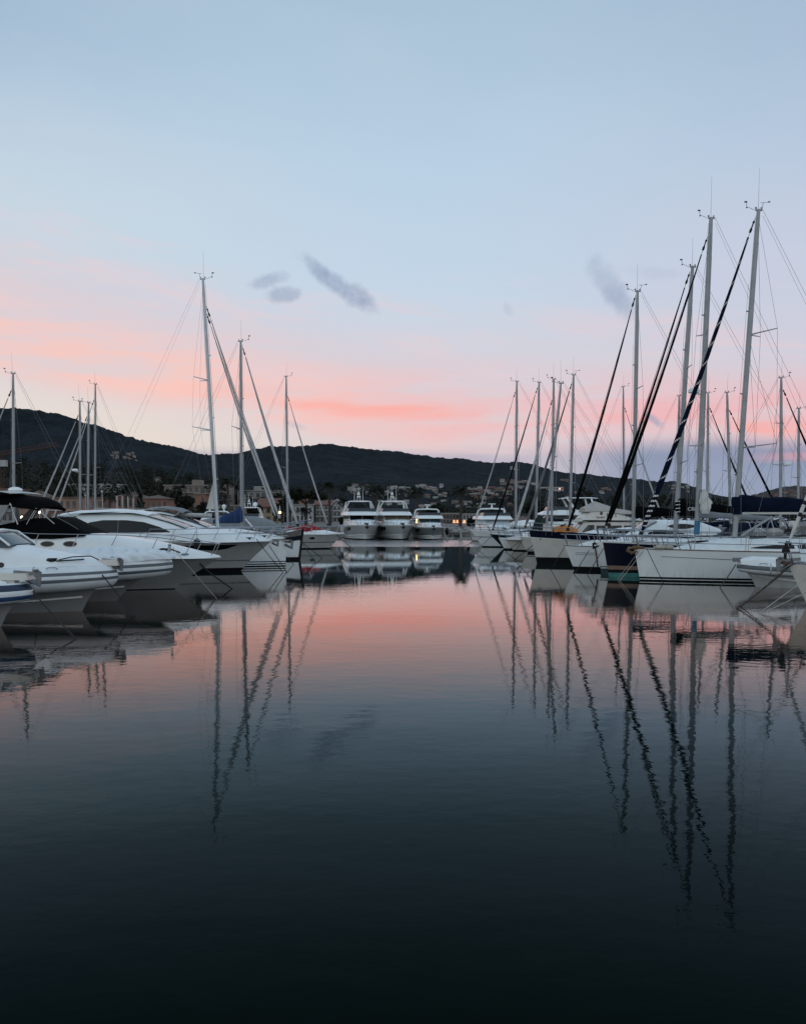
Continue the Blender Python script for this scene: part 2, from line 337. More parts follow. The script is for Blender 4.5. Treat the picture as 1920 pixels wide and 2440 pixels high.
class Hull:
    def __init__(s, L, B, fb, fs, rake, stern=.8, tm=.55, pd=2.3, pw=1.6, wl=.86, sag=.08, cv=1.0, bc=1.0):
        s.L, s.B, s.fb, s.fs, s.rake, s.stern, s.tm, s.pd, s.pw, s.wl, s.sag, s.cv, s.bc = L, B, fb, fs, rake, stern, tm, pd, pw, wl, sag, cv, bc
    def sheer(s, t): return s.fb + (s.fs - s.fb) * t - s.sag * 4 * t * (1 - t)
    def stem(s, z):
        u = z / s.fb
        return s.rake * (u ** s.bc if u > 0 else u * .8)
    def hw(s, t, z):
        f = lambda p: 1 - (1 - min(1, t / s.tm)) ** p
        u = max(0, min(1, z / s.sheer(t)))
        aft = 1 - (1 - s.stern) * (max(0, t - s.tm) / (1 - s.tm)) ** 2
        return s.B / 2 * (lerp(s.wl * f(s.pw), f(s.pd), u ** s.cv)) * aft + .012
    def pt(s, t, z): st = s.stem(z); return st + t * (-s.L - st), s.hw(t, z)
    def y(s, x, z): st = s.stem(z); return s.hw(max(0, min(1, (st - x) / (s.L + st))), z)
    def sh(s, x): st = s.rake; return s.sheer(max(0, min(1, (st - x) / (s.L + st))))
    def build(s, b, levels, mids, mats, name='hull', N=30):
        """levels: ('a', z) absolute, ('f', u) share of the sheer height, ('s', d) below the sheer"""
        mb = MB(); ts = [(i / N) ** 1.6 for i in range(N + 1)]
        zs = lambda l, t: l[1] if l[0] == 'a' else (s.sheer(t) * l[1] if l[0] == 'f' else s.sheer(t) + l[1])
        for sg in (1, -1):
            vs = []; fs = []; ms = []; M = len(levels)
            for t in ts:
                for l in levels:
                    z = zs(l, t); x, y = s.pt(t, z); vs.append((x, sg * (y if t > 0 else .012), z))
            for i in range(N):
                for j in range(M - 1):
                    q = (i * M + j, i * M + j + 1, (i + 1) * M + j + 1, (i + 1) * M + j)
                    fs.append(q if sg > 0 else q[::-1]); ms.append(mids[j])
            mb.add(vs, fs, ms)
        for j in range(len(levels) - 1):              # stem and transom closed between the two sides
            for t, fl in ((0, False), (1, True)):
                z0, z1 = zs(levels[j], t), zs(levels[j + 1], t); x0, y0 = s.pt(t, z0); x1, y1 = s.pt(t, z1)
                if t == 0: y0 = y1 = .012
                q = [(x0, y0, z0), (x0, -y0, z0), (x1, -y1, z1), (x1, y1, z1)]
                mb.add(q[::-1] if fl else q, [(0, 1, 2, 3)], mids[j])
        return mb.build(name, mats, b.root, ang=50)
    def deck(s, b, m=None, camber=.06, drop=.01, name='deck'):
        mb = MB(); rows = []
        for i in range(25):
            t = (i / 24) ** 1.4; z = s.sheer(t) - drop; x, y = s.pt(t, z); y -= .012
            rows.append([(x, y * k, z + camber * (1 - k * k)) for k in (-1, -.6, -.25, .25, .6, 1)])
        mb.loft(rows, closed=False, cap=False); return mb.build(name, m or DECK, b.root)
    def rail(s, b, r=.03, m=None, dz=0.0, out=.012, name='rub_rail', t1=1.0):
        mb = MB()
        for sg in (1, -1):
            pts = []
            for i in range(25):
                t = (i / 24) ** 1.5 * t1; z = s.sheer(t) + dz; x, y = s.pt(t, z); pts.append((x + (.01 if i == 0 else 0), sg * (y + out), z))
            mb.tube(pts, r, 6)
        return mb.build(name, m or WHITE, b.root)
    def strip(s, b, tab, m, name, sides=(1, -1), off=.012, n=14, parent=None):
        """a panel lying on the topsides: tab = (x, zlow, zhigh)"""
        for sg in sides:
            mb = MB(); side_strip(mb, lambda x, z: s.y(x, z), tab, (sg,), off, n); o = mb.build(name, m, parent or b.root)
        return o
    def stanchions(s, b, t0, t1, n, h=.6, m=None, wires=(1.0, .5), inset=.06):
        base = None
        for sg in (1, -1):
            pts = []
            for i in range(n):
                t = lerp(t0, t1, i / (n - 1)); x, y = s.pt(t, s.sheer(t)); z = s.sheer(t); pts.append(Vector((x, sg * (y - inset), z)))
            for q in pts:
                if base is None:
                    base = MB().tube([(0, 0, 0), (0, 0, h)], .018, 5).build('stanchion', m or STEEL, b.root); o = base
                else:
                    o = base.copy(); C.objects.link(o)
                o.location = q
            mb = MB()
            for k in wires: mb.tube([q + Vector((0, 0, h * k)) for q in pts], .009, 4)
            mb.build('lifeline', WIRE, b.root)
    def pulpit(s, b, h=.62, t1=.13, name='pulpit', m=None, r=.024, posts=3, mid=True, inset=.05, lean=.18):
        mb = MB(); path = []
        ts = [t1 * k / 5 for k in range(5, -1, -1)]
        q = []
        for t in ts:
            x, y = s.pt(t, s.sheer(t)); q.append(Vector((x + lean, max(0, y - inset), s.sheer(t) + h)))
        q[-1].y = .10; full = q + [Vector((v.x, -v.y, v.z)) for v in reversed(q)]
        mb.tube(full, r, 6)
        if mid: mb.tube([v - Vector((lean * .5, 0, h * .5)) for v in full], r * .7, 5)
        for sg in (1, -1):
            for k in range(posts):
                t = lerp(.015, t1, k / max(1, posts - 1)); x, y = s.pt(t, s.sheer(t)); y = max(.06, y - inset)
                mb.tube([(x, sg * y, s.sheer(t)), (x + lean, sg * max(.1, y), s.sheer(t) + h)], r, 5)
        return mb.build(name, m or STEEL, b.root)

def side_strip(mb, fy, tab, sides, off=.015, n=14, thick=.02):
    xs = [lerp(tab[0][0], tab[-1][0], i / n) for i in range(n + 1)] + [q[0] for q in tab]
    xs = sorted(set(round(x, 4) for x in xs)); tb = sorted(tab)
    lo = [(q[0], q[1]) for q in tb]; hi = [(q[0], q[2]) for q in tb]
    for sg in sides:
        for d in (0,):
            rings = []
            for x in xs:
                a, c = interp(lo, x), interp(hi, x); c = max(c, a + .004)
                ya, yc = fy(x, a), fy(x, c)
                ym, zm = fy(x, (a + c) / 2), (a + c) / 2
                rings.append([(x, sg * (ya + off), a), (x, sg * (ym + off), zm), (x, sg * (yc + off), c), (x, sg * (yc + off - thick), c), (x, sg * (ya + off - thick), a)])
            if sg < 0: rings = rings[::-1]
            mb.loft(rings)

class Cab:
    """a cabin or trunk lofted from sections (x, zbase, ztop, halfbase, halftop, corner radius)"""
    def __init__(s, secs, camber=.05): s.s = sorted(secs); s.c = camber
    def at(s, x):
        r = [interp([(q[0], q[k]) for q in s.s], x) for k in range(1, 6)]; return r
    def y(s, x, z):
        zb, zt, wb, wt, r = s.at(x); k = max(0, min(1, (z - zb) / max(.01, zt - zb))); return lerp(wb, wt, k)
    def top(s, x, f=0.0): zb, zt, wb, wt, r = s.at(x); return zt + s.c * (1 - f * f)
    def build(s, b, m, name='cabin', parent=None, thick=None, sub=3):
        mb = MB(); rings = []; xs = []
        for (q, w) in zip(s.s, s.s[1:]): xs += [lerp(q[0], w[0], k / sub) for k in range(sub)]
        xs.append(s.s[-1][0])
        for x in xs:
            zb, zt, wb, wt, r = s.at(x); r = min(r, (zt - zb) * .45, wt * .6)
            wr = lerp(wb, wt, 1 - r / max(.01, zt - zb)); h = []
            if thick is None: h.append((wb, zb))
            h += [(wr, zt - r), (wt - r * .29, zt - r * .29), (wt - r, zt), (wt * .45, zt + s.c * .75)]
            h = [(y, z) for y, z in h]
            prof = h + [(-y, z) for y, z in reversed(h)]
            if thick is not None: prof = prof + [(-wt * .45, zt + s.c * .75 - thick), (wt * .45, zt + s.c * .75 - thick)]
            rings.append([(x, y, z) for y, z in prof])
        mb.loft(rings); return mb.build(name, m, parent or b.root, ang=32)
    def strip(s, b, tab, m, name='window', sides=(1, -1), off=.012, n=12, parent=None):
        out = []
        for sg in sides:
            mb = MB(); side_strip(mb, s.y, tab, (sg,), off, n); out.append(mb.build(name, m, parent or b.root))
        return out
    def pane(s, b, x0, x1, f0, f1, m, name='windscreen', off=.015, parent=None, f2=None, f3=None):
        """a pane on the sloping top between x0 and x1, from share f0 to f1 of the half width"""
        f2 = f0 if f2 is None else f2; f3 = f1 if f3 is None else f3
        mb = MB(); rows = []
        for i in range(7):
            x = lerp(x0, x1, i / 6); zb, zt, wb, wt, r = s.at(x); a, c = lerp(f0, f2, i / 6), lerp(f1, f3, i / 6)
            fr = [lerp(a, c, k / 4) for k in range(5)]
            rows.append([(x, wt * f, s.top(x, f) + off) for f in fr] + [(x, wt * f, s.top(x, f) - .02) for f in reversed(fr)])
        mb.loft(rows); return mb.build(name, m, parent or b.root)

def anchor(b, x, z, y=0.0, k=1.0, m=None, down=.35):
    """plough anchor stowed on a bow roller, shank along the roller and flukes over the stem"""
    mb = MB(); m = m or GALV
    mb.box((x - .28 * k, y, z), (.62 * k, .05 * k, .09 * k), 0, ry=.08)
    mb.prism([(x, y - .02 * k, z + .08 * k), (x + .10 * k, y - .02 * k, z + .02 * k), (x + .06 * k, y - .02 * k, z - .34 * k), (x - .06 * k, y - .02 * k, z - .26 * k)], (0, .05 * k, 0))
    for sg in (1, -1):
        mb.prism([(x - .34 * k, y, z - .18 * k), (x + .06 * k, y, z - .36 * k), (x - .08 * k, y + sg * .17 * k, z - .22 * k), (x - .3 * k, y + sg * .14 * k, z - .10 * k)], (0, 0, .03 * k))
    mb.tube([(x - .04 * k, y - .12 * k, z + .06 * k), (x - .04 * k, y + .12 * k, z + .06 * k)], .035 * k, 8)
    return mb.build('anchor', m, b.root)

def spiral(i, k): return (1 if (k - i * 2) % 12 < 4 and i > 4 else 0) if i < 46 else (1 if (k - i * .55) % 12 < 1.0 else 0)

def rig(b, foot, top, bow=None, stern=None, chain=1.4, col=None, r=.085, spreaders=(.36, .68), sl=.75, furl=None, furl_r=.085, jibtop=.97,
        stays2=None, antenna=True, vane=1, radar=None, lights=True, wire=.007, sweep=.25, rope=True, twist=None, ant=1.4):
    foot, top = Vector(foot), Vector(top); ax = top - foot; up = ax.normalized()
    at = lambda f: foot + ax * f
    mb = MB(); mb.tube([foot, at(.3), at(.7), at(.93), top], [r, r, r * .97, r * .85, r * .68], 10, flat=.8)
    mb.box(top + Vector((-.02, 0, .03)), (.30, .09, .07)); mb.box(top + Vector((-.12, 0, .09)), (.05, .05, .12))
    mb.ball(top + Vector((.12, 0, .12)), .05, 6, 4)
    for k in range(3): mb.tube([at(.2 + .25 * k) + Vector((r * .9, 0, 0)), at(.2 + .25 * k) + Vector((r * 1.9, 0, .02))], .03, 5)
    mast = mb.build('mast', col or ALU, b.root)
    if antenna:
        MB().tube([top + Vector((.02, .03, 0)), top + Vector((.04, .03, ant))], [.008, .004], 4).build('antenna', WIRE, mast)
    if vane:
        mb = MB(); q = top + Vector((.18, 0, .03))
        mb.tube([q, q + Vector((.34, 0, .14))], .009, 4); mb.tube([q + Vector((.34, 0, .14)), q + Vector((.37, 0, .34))], .010, 4)
        mb.box(q + Vector((.39, 0, .34)), (.13, .012, .06)); mb.ball(q + Vector((.34, 0, .10)), .035, 6, 4); mb.build('wind_vane', BLK, mast)
        if vane > 1:
            mb = MB(); q = top + Vector((-.15, 0, .05)); mb.tube([q, q + Vector((-.05, 0, .3))], .01, 4); mb.tube([q + Vector((-.34, 0, .31)), q + Vector((.08, 0, .28))], .008, 4)
            mb.box(q + Vector((-.3, 0, .32)), (.10, .010, .05)); mb.build('wind_vane', BLK, mast)
    if radar is not None:
        q = at(radar); mb = MB(); mb.box(q + Vector((r + .14, 0, -.06)), (.34, .08, .06)); rg = []
        for zz, rr in ((-.02, .2), (.0, .26), (.10, .27), (.17, .24), (.2, .12)):
            rg.append([(q.x + r + .32 + rr * cos(2 * pi * k / 14), rr * sin(2 * pi * k / 14), q.z + zz) for k in range(14)])
        mb.loft(rg); mb.build('radar', WHITE, mast)
    tips = []
    for k, f in enumerate(spreaders):
        q = at(f); w = sl * (1 - .22 * k); mb = MB()
        for sg in (1, -1):
            tip = q + Vector((-sweep * w, sg * w, .10)); mb.tube([q, tip], [.035, .022], 6, flat=.5); tips.append((f, sg, tip))
        mb.build('spreader', col or ALU, mast)
    base = lambda sg: Vector((foot.x - .15, sg * chain, foot.z - .25))
    for sg in (1, -1):
        tp = [t_ for f, s_, t_ in tips if s_ == sg]
        MB().tube([base(sg)] + tp + [at(.985)], wire, 4).build('shroud', WIRE, b.root)
        if tp: MB().tube([base(sg) + Vector((.35, -sg * .1, 0)), at(spreaders[0] - .015)], wire, 4).build('shroud', WIRE, b.root)
        if len(tp) > 1: MB().tube([tp[0], at(spreaders[1] - .012)], wire, 4).build('shroud', WIRE, b.root)
    if stern is not None:
        st = Vector(stern); j = st.lerp(top, .35)
        mb = MB(); mb.tube([j, top + Vector((-.2, 0, .02))], wire, 4)
        for sg in (1, -1): mb.tube([j, st + Vector((0, sg * .8, 0))], wire, 4)
        mb.build('backstay', WIRE, b.root)
        MB().tube([at(.985) + Vector((-.2, .02, 0)), st + Vector((1.2, .0, 1.2))], wire * .8, 4).build('topping_lift', WIRE, b.root)
    if bow is not None:
        bw = Vector(bow); ft = at(jibtop) + Vector((r, 0, 0)); d = ft - bw
        sets = [(bw, ft, furl, furl_r)] + ([] if stays2 is None else [(Vector(stays2[0]), at(stays2[1]) + Vector((r, 0, 0)), stays2[2], stays2[3])])
        for bw, ft, fm, fr in sets:
            d = ft - bw
            if fm is None:
                MB().tube([bw, ft], wire, 4).build('forestay', WIRE, b.root); continue
            MB().tube([bw, ft], .012, 4).build('forestay', WIRE, b.root)
            mb = MB(); N = 330 if twist is spiral else 92 if twist else 46; pts = []; rs = []
            for i in range(N + 1):
                u = i / N; f = lerp(.035, .94, u); sagv = -.010 * d.length * sin(pi * u)
                pts.append(bw + d * f + Vector((-sagv * .4 * -1, .01 * sin(9 * u), sagv)))
                prof = interp([(0, .45), (.03, .8), (.09, 1.0), (.28, .95), (.6, .68), (1, .34)], u)
                rs.append(fr * prof * (1 + .09 * sin(37 * u + bw.x) * (1 - u) + .05 * sin(83 * u)))
            mats = fm if isinstance(fm, list) else [fm]
            mb.tube(pts, rs, 12, mfun=twist if twist and len(mats) > 1 else None)
            j = mb.build('furled_jib', mats, b.root)
            mb = MB(); q = bw + d * .02; mb.tube([q, q + d.normalized() * .16], .10, 10); mb.build('furling_drum', BLK, j)
            mb = MB(); q = bw + d * .955; mb.tube([q, q + d.normalized() * .12, q + d.normalized() * .22, bw + d * .982, bw + d * .985, bw + d * .99], [.05, .06, .03, .03, .055, .03], 6); mb.build('halyard_swivel', BLK, j)
    if rope:
        mb = MB()
        for k, (dx, dy) in enumerate(((r + .05, .05), (-r - .04, -.05), (r + .10, -.09))):
            mb.tube([foot + Vector((dx, dy, .3)), at(.985 - .1 * k) + Vector((dx * .8, dy, 0))], .006, 4)
        mb.build('halyard', WIRE, b.root)
    return mast

def boom(b, a, c, cover=None, cols=None, hc=.42, hc2=.2, w=.17, spar=.07, col=None, drape=.1, gather=None):
    """boom from gooseneck a to end c with a sail bundle of height hc..hc2 on it"""
    a, c = Vector(a), Vector(c); o = MB().tube([a, c], spar, 8).build('boom', col or ALU, b.root)
    if cover is not None:
        mb = MB(); rings = []; N = 22
        for i in range(N + 1):
            u = i / N; q = a.lerp(c, lerp(-.02, .97, u)); h = lerp(hc, hc2, u ** .8) * (1 + .05 * sin(13 * u)) ; ww = w * lerp(1, .7, u)
            k = .35 if i in (0, N) else 1.0
            rings.append([(q.x, q.y + ww * k * sin(t) * (1 - .25 * max(0, cos(t))), q.z + (cos(t) * h * .55 + h * .55 - drape) * (1 if k == 1 else .7)) for t in [2 * pi * j / 14 for j in range(14)]])
        mb.loft(rings); mb.build('sail_cover', cover, o)
    return o

def text(body, size, loc, rot, m, parent, name='lettering', depth=.004):
    cu = bpy.data.curves.new(name, 'FONT'); cu.body = body; cu.size = size; cu.extrude = depth; cu.align_x = 'CENTER'
    o = bpy.data.objects.new(name, cu); C.objects.link(o)
    bpy.context.view_layer.update()
    me = bpy.data.meshes.new_from_object(o.evaluated_get(bpy.context.evaluated_depsgraph_get())); bpy.data.objects.remove(o)
    me.materials.clear(); me.materials.append(m); t = bpy.data.objects.new(name, me); C.objects.link(t); t.location = loc; t.rotation_euler = rot; t.parent = parent; return t

def bow_rail(b, pts, h=.55, lean=.25, m=None, r=.026, step=1, name='bow_rail', mid=False):
    """stainless rail on raked posts: pts = port-side deck points from aft to the bow, mirrored to starboard"""
    mb = MB(); P = [Vector(p) for p in pts]; topp = [p + Vector((lean, 0, h)) for p in P]
    full = topp + [Vector((q.x, -q.y, q.z)) for q in reversed(topp)]
    mb.tube(full, r, 6)
    if mid: mb.tube([Vector((p.x - lean * .5, p.y, p.z - h * .5)) for p in full], r * .7, 5)
    for sg in (1, -1):
        for p, q in list(zip(P, topp))[::step]: mb.tube([(p.x, sg * p.y, p.z), (q.x, sg * q.y, q.z)], r * .85, 5)
    return mb.build(name, m or STEEL, b.root)

def cleat(mb, q, k=1.0):
    q = Vector(q); mb.tube([q + Vector((-.12 * k, 0, .06 * k)), q + Vector((.12 * k, 0, .06 * k))], .015 * k, 5); mb.box(q + Vector((0, 0, .03 * k)), (.08 * k, .04 * k, .06 * k))

def rib(b, L, B, nose, r, zb, za, band, mats, stemx=0.0, chine=.42, fhull=None):
    """inflatable collar (band = angles of the rubbing stripes) round a V hull"""
    h = Hull(L, B - 1.5 * r, zb, za, nose - r * 1.1, stern=.95, tm=.5, pd=2.1, pw=1.6, wl=.82, sag=.0, bc=1.25)
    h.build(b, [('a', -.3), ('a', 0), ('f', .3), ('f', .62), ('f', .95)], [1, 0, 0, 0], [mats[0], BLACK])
    # spray rail low on the bow
    mb = MB()
    for sg in (1, -1):
        pts = []
        for i in range(14):
            t = .02 + .8 * i / 13; z = h.sheer(t) * lerp(chine, .12, min(1, t * 1.6)); x, y = h.pt(t, z); pts.append((x, sg * (y + .02), z))
        mb.tube(pts, .035, 5)
    mb.build('spray_rail', WHITE, b.root)
    n = 24; N = 34; path = []
    for i in range(N + 1):
        u = -1 + 2 * i / N; t = abs(u) ** 1.7; sg = 1 if u >= 0 else -1
        x = nose - r + (-L - nose) * t; y = (B / 2 - r) * (1 - (1 - min(1, t / .5)) ** 2.4) ** .62 if t > 0 else 0.0
        path.append(Vector((x, sg * y, lerp(zb, za, min(1, t * 1.5) ** .8))))
    rings = []
    for i, p in enumerate(path):
        d = (path[min(i + 1, N)] - path[max(i - 1, 0)]); d.z = 0; d.normalize(); o = Vector((d.y, -d.x, 0))
        k = lerp(.86, 1.0, min(1, abs(i - N / 2) / 6)); rr = r * k * (1.0 if 0 < i < N else .6)
        rings.append([p + o * (rr * cos(2 * pi * j / n)) + Vector((0, 0, rr * sin(2 * pi * j / n))) for j in range(n)])
    mb = MB(); vs = [q for rg in rings for q in rg]; fs = []; ms = []
    for i in range(N):
        for j in range(n):
            fs.append((i * n + j, i * n + (j + 1) % n, (i + 1) * n + (j + 1) % n, (i + 1) * n + j)); ms.append(band.get(j, 0))
    fs += [tuple(range(n - 1, -1, -1)), tuple(N * n + k for k in range(n))]; ms += [0, 0]
    mb.add(vs, fs, ms); tube = mb.build('inflatable_tube', mats[1:], b.root, ang=60)
    for i in (6, 9, 12, N - 12, N - 9, N - 6):        # glued patches with a grab strap on the shoulder of the tube
        p = path[i]; d = (path[i + 1] - path[i - 1]); d.z = 0; d.normalize(); o = Vector((d.y, -d.x, 0)); mb = MB()
        q = p + o * (r * .62) + Vector((0, 0, r * .80))
        mb.tube([q - d * .16, q - d * .1 + (o + Vector((0, 0, 1))) * .045, q + d * .1 + (o + Vector((0, 0, 1))) * .045, q + d * .16], .018, 5); mb.build('grab_strap', RUBG, tube)
    for i in (4, 8, 11, N - 11, N - 8, N - 4):
        p = path[i]; d = (path[i + 1] - path[i - 1]); d.z = 0; d.normalize(); o = Vector((d.y, -d.x, 0)); rr = r * 1.004
        a_, c_ = p - d * .03, p + d * .03
        MB().loft([[v + o * (rr * cos(2 * pi * j / n)) + Vector((0, 0, rr * sin(2 * pi * j / n))) for j in range(n)] for v in (a_, c_)], cap=False).build('tube_seam', RUBG, tube)
    rows = []
    for i in range(12):
        t = (i / 11) ** 1.3; x = nose - r * 1.2 + (-L - nose) * t; y = max(.05, (B / 2 - r) * (1 - (1 - min(1, t / .5)) ** 2.4) ** .62 - .02); z = lerp(zb, za, min(1, t * 1.5)) + .12
        rows.append([(x, -y, z), (x, 0, z + .04), (x, y, z)])
    MB().loft(rows, closed=False, cap=False).build('deck', DECK, b.root)
    return h, tube
# ------------------------------------------------------------------ boats, left side (bows towards the fairway)
HB = {}
def oval(xc, zc, rx, rz, n=8): return [(xc + rx * cos(pi - pi * i / n), zc - rz * sin(pi * i / n), zc + rz * sin(pi * i / n)) for i in range(n + 1)]
def lens(x0, x1, z, up, dn, n=10):
    return [(lerp(x0, x1, i / n), z - dn * sin(pi * i / n) ** .7, z + up * sin(pi * i / n) ** .7) for i in range(n + 1)]
STD = [('a', -.35), ('a', 0), ('a', .12), ('f', .3), ('f', .55), ('f', .8), ('s', 0)]

RIBH = mat('rib_hull_grey_darkened', (.22, .23, .235), .35, var=.08, dirt=.3)  # light grey hull, its colour darkened to stand for shade on the underside
def rib_blue():
    b = Boat('inflatable_boat', 'white rigid inflatable boat with navy and blue stripes round its tube', 'inflatable boat', 3, 22.6, 0, 'inflatable boats moored on the left')
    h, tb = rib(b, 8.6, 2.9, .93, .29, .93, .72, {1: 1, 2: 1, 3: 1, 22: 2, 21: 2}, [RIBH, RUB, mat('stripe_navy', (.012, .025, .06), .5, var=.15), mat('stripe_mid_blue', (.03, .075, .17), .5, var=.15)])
    mb = MB(); mb.box((.36, 0, 1.34), (1.0, .44, .17), taper=.9); mb.box((.30, 0, 1.22), (.34, .3, .14)); mb.build('bow_platform', CREAM, b.root)
    Cab([(.3, 1.0, 1.22, .25, .2, .05), (-.6, 1.0, 1.42, .75, .6, .1), (-2.0, 1.0, 1.46, .95, .8, .1), (-5, 1.0, 1.4, .95, .8, .1)]).build(b, WHITE, 'foredeck')
    MB().tube([(-.1, -.35, 1.24), (-.5, -.75, 1.2), (-.9, -1.0, 1.16)], .05, 6).build('grab_handle', RUBG, b.root)
    mb = MB(); cleat(mb, (-.15, -.2, 1.43), .8); mb.build('cleat', BLK, b.root)
    anchor(b, 1.02, 1.43, k=1.05)
    Cab([(-3.4, 1.2, 2.1, .5, .4, .1), (-4.4, 1.2, 2.2, .5, .4, .1)]).build(b, WHITE, 'console')
    HB['rib1'] = b
def rib_cabin():
    b = Boat('inflatable_boat', 'white cabin inflatable boat with grey stripes, a dark porthole and a low windscreen', 'inflatable boat', 197, 26.5, 0, 'inflatable boats moored on the left')
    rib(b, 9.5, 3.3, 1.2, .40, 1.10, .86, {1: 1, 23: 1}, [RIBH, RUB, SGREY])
    c = Cab([(1.0, 1.15, 1.36, .25, .2, .08), (.45, 1.05, 1.56, .62, .45, .12), (-.73, 1.0, 1.80, .98, .74, .22), (-1.6, 1.0, 1.95, 1.1, .86, .25), (-2.0, 1.0, 2.06, 1.12, .92, .2), (-4.6, 1.0, 2.06, 1.14, 1.0, .1)], .07)
    c.build(b, WHITE2, 'cabin')
    c.strip(b, [(-2.22, 1.44, 1.50), (-2.19, 1.41, 1.545), (-2.15, 1.40, 1.555), (-1.95, 1.40, 1.555), (-1.91, 1.41, 1.545), (-1.88, 1.44, 1.50)], GLASS, 'porthole', (-1, 1))
    w = Cab([(-1.75, 2.0, 2.04, .9, .88, .02), (-2.25, 2.0, 2.40, .96, .84, .12), (-2.75, 2.0, 2.46, 1.0, .86, .1), (-3.6, 2.0, 2.40, 1.02, .9, .08)], .05)
    wo = w.build(b, GLASSB, 'windscreen')
    mb = MB()
    for sg in (1, -1): mb.tube([(-1.75, sg * .9, 2.05), (-2.25, sg * .85, 2.43), (-2.75, sg * .87, 2.5), (-3.6, sg * .92, 2.44)], .035, 6); mb.tube([(-2.3, sg * .9, 2.42), (-2.1, sg * 1.0, 2.03)], .03, 6)
    mb.tube([(-2.3, -.85, 2.45), (-2.28, 0, 2.5), (-2.3, .85, 2.45)], .03, 6); mb.build('screen_frame', WHITE, wo)
    mb = MB(); mb.box((.78, 0, 1.5), (.85, .40, .18), taper=.9); mb.box((.8, 0, 1.38), (.32, .28, .13)); mb.build('bow_platform', CREAM, b.root)
    anchor(b, 1.22, 1.56, k=.95)
    mb = MB(); cleat(mb, (-.62, -.72, 1.55), 1.6); mb.ball((-.62, -.72, 1.6), (.17, .1, .06), 8, 5); mb.tube([(-.45, -.72, 1.58), (-.1, -.66, 1.6), (.3, -.5, 1.62)], .022, 5); mb.build('cleat', BLK, b.root)
    mb = MB(); mb.tube([(-.35, -.80, 1.62), (0, -.66, 1.7), (.5, -.52, 1.72), (.7, -.4, 1.6)], .018, 5); mb.build('grab_rail', BLK, b.root)
    HB['rib2'] = b
def rib_cover():
    b = Boat('inflatable_boat', 'white inflatable boat with grey stripes whose nose is wrapped in a wrinkled white cover', 'inflatable boat', 278, 29.7, 0, 'inflatable boats moored on the left')
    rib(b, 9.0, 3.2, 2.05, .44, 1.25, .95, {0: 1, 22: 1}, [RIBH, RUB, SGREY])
    mb = MB(); rows = []
    for i in range(70):
        u = i / 69; x = lerp(-1.6, 2.0, u); zt = interp([(0, 1.78), (.4, 1.90), (.75, 1.84), (.92, 1.74), (1, 1.56)], u); w = interp([(0, 1.40), (.5, 1.20), (.8, .80), (.94, .46), (1, .3)], u); zb = interp([(0, 1.26), (.5, 1.32), (.85, 1.46), (1, 1.46)], u); rg = []
        for j in range(33):
            a = pi * j / 32; cy = cos(a); fold = sin(58 * u + 7.0 * sin(a) + 3 * noise.noise((u * 5, j * .2, 0))) * .5 + .5
            wob = -.15 * fold ** 3 * sin(a) ** .5 * interp([(0, .2), (.25, .7), (1, 1)], u) + .03 * noise.noise((u * 9, j * .35, 2))
            rg.append((x, cy * w * (1 + wob), zb + (zt - zb) * sin(a) ** .62 * (1 + wob * 1.6)))
        rows.append(rg)
    mb.loft(rows, closed=True); mb.build('bow_cover', mat('cover_white', (.68, .74, .76), .7, var=.06, bump=.25, bscale=4), b.root, ang=75)
    mb = MB(); mb.tube([(1.86, 0, 1.7), (1.88, 0, 1.9)], .05, 8); mb.ball((1.88, 0, 1.93), (.07, .07, .05), 8, 4); mb.build('bow_post', STEEL, b.root)
    HB['rib3'] = b
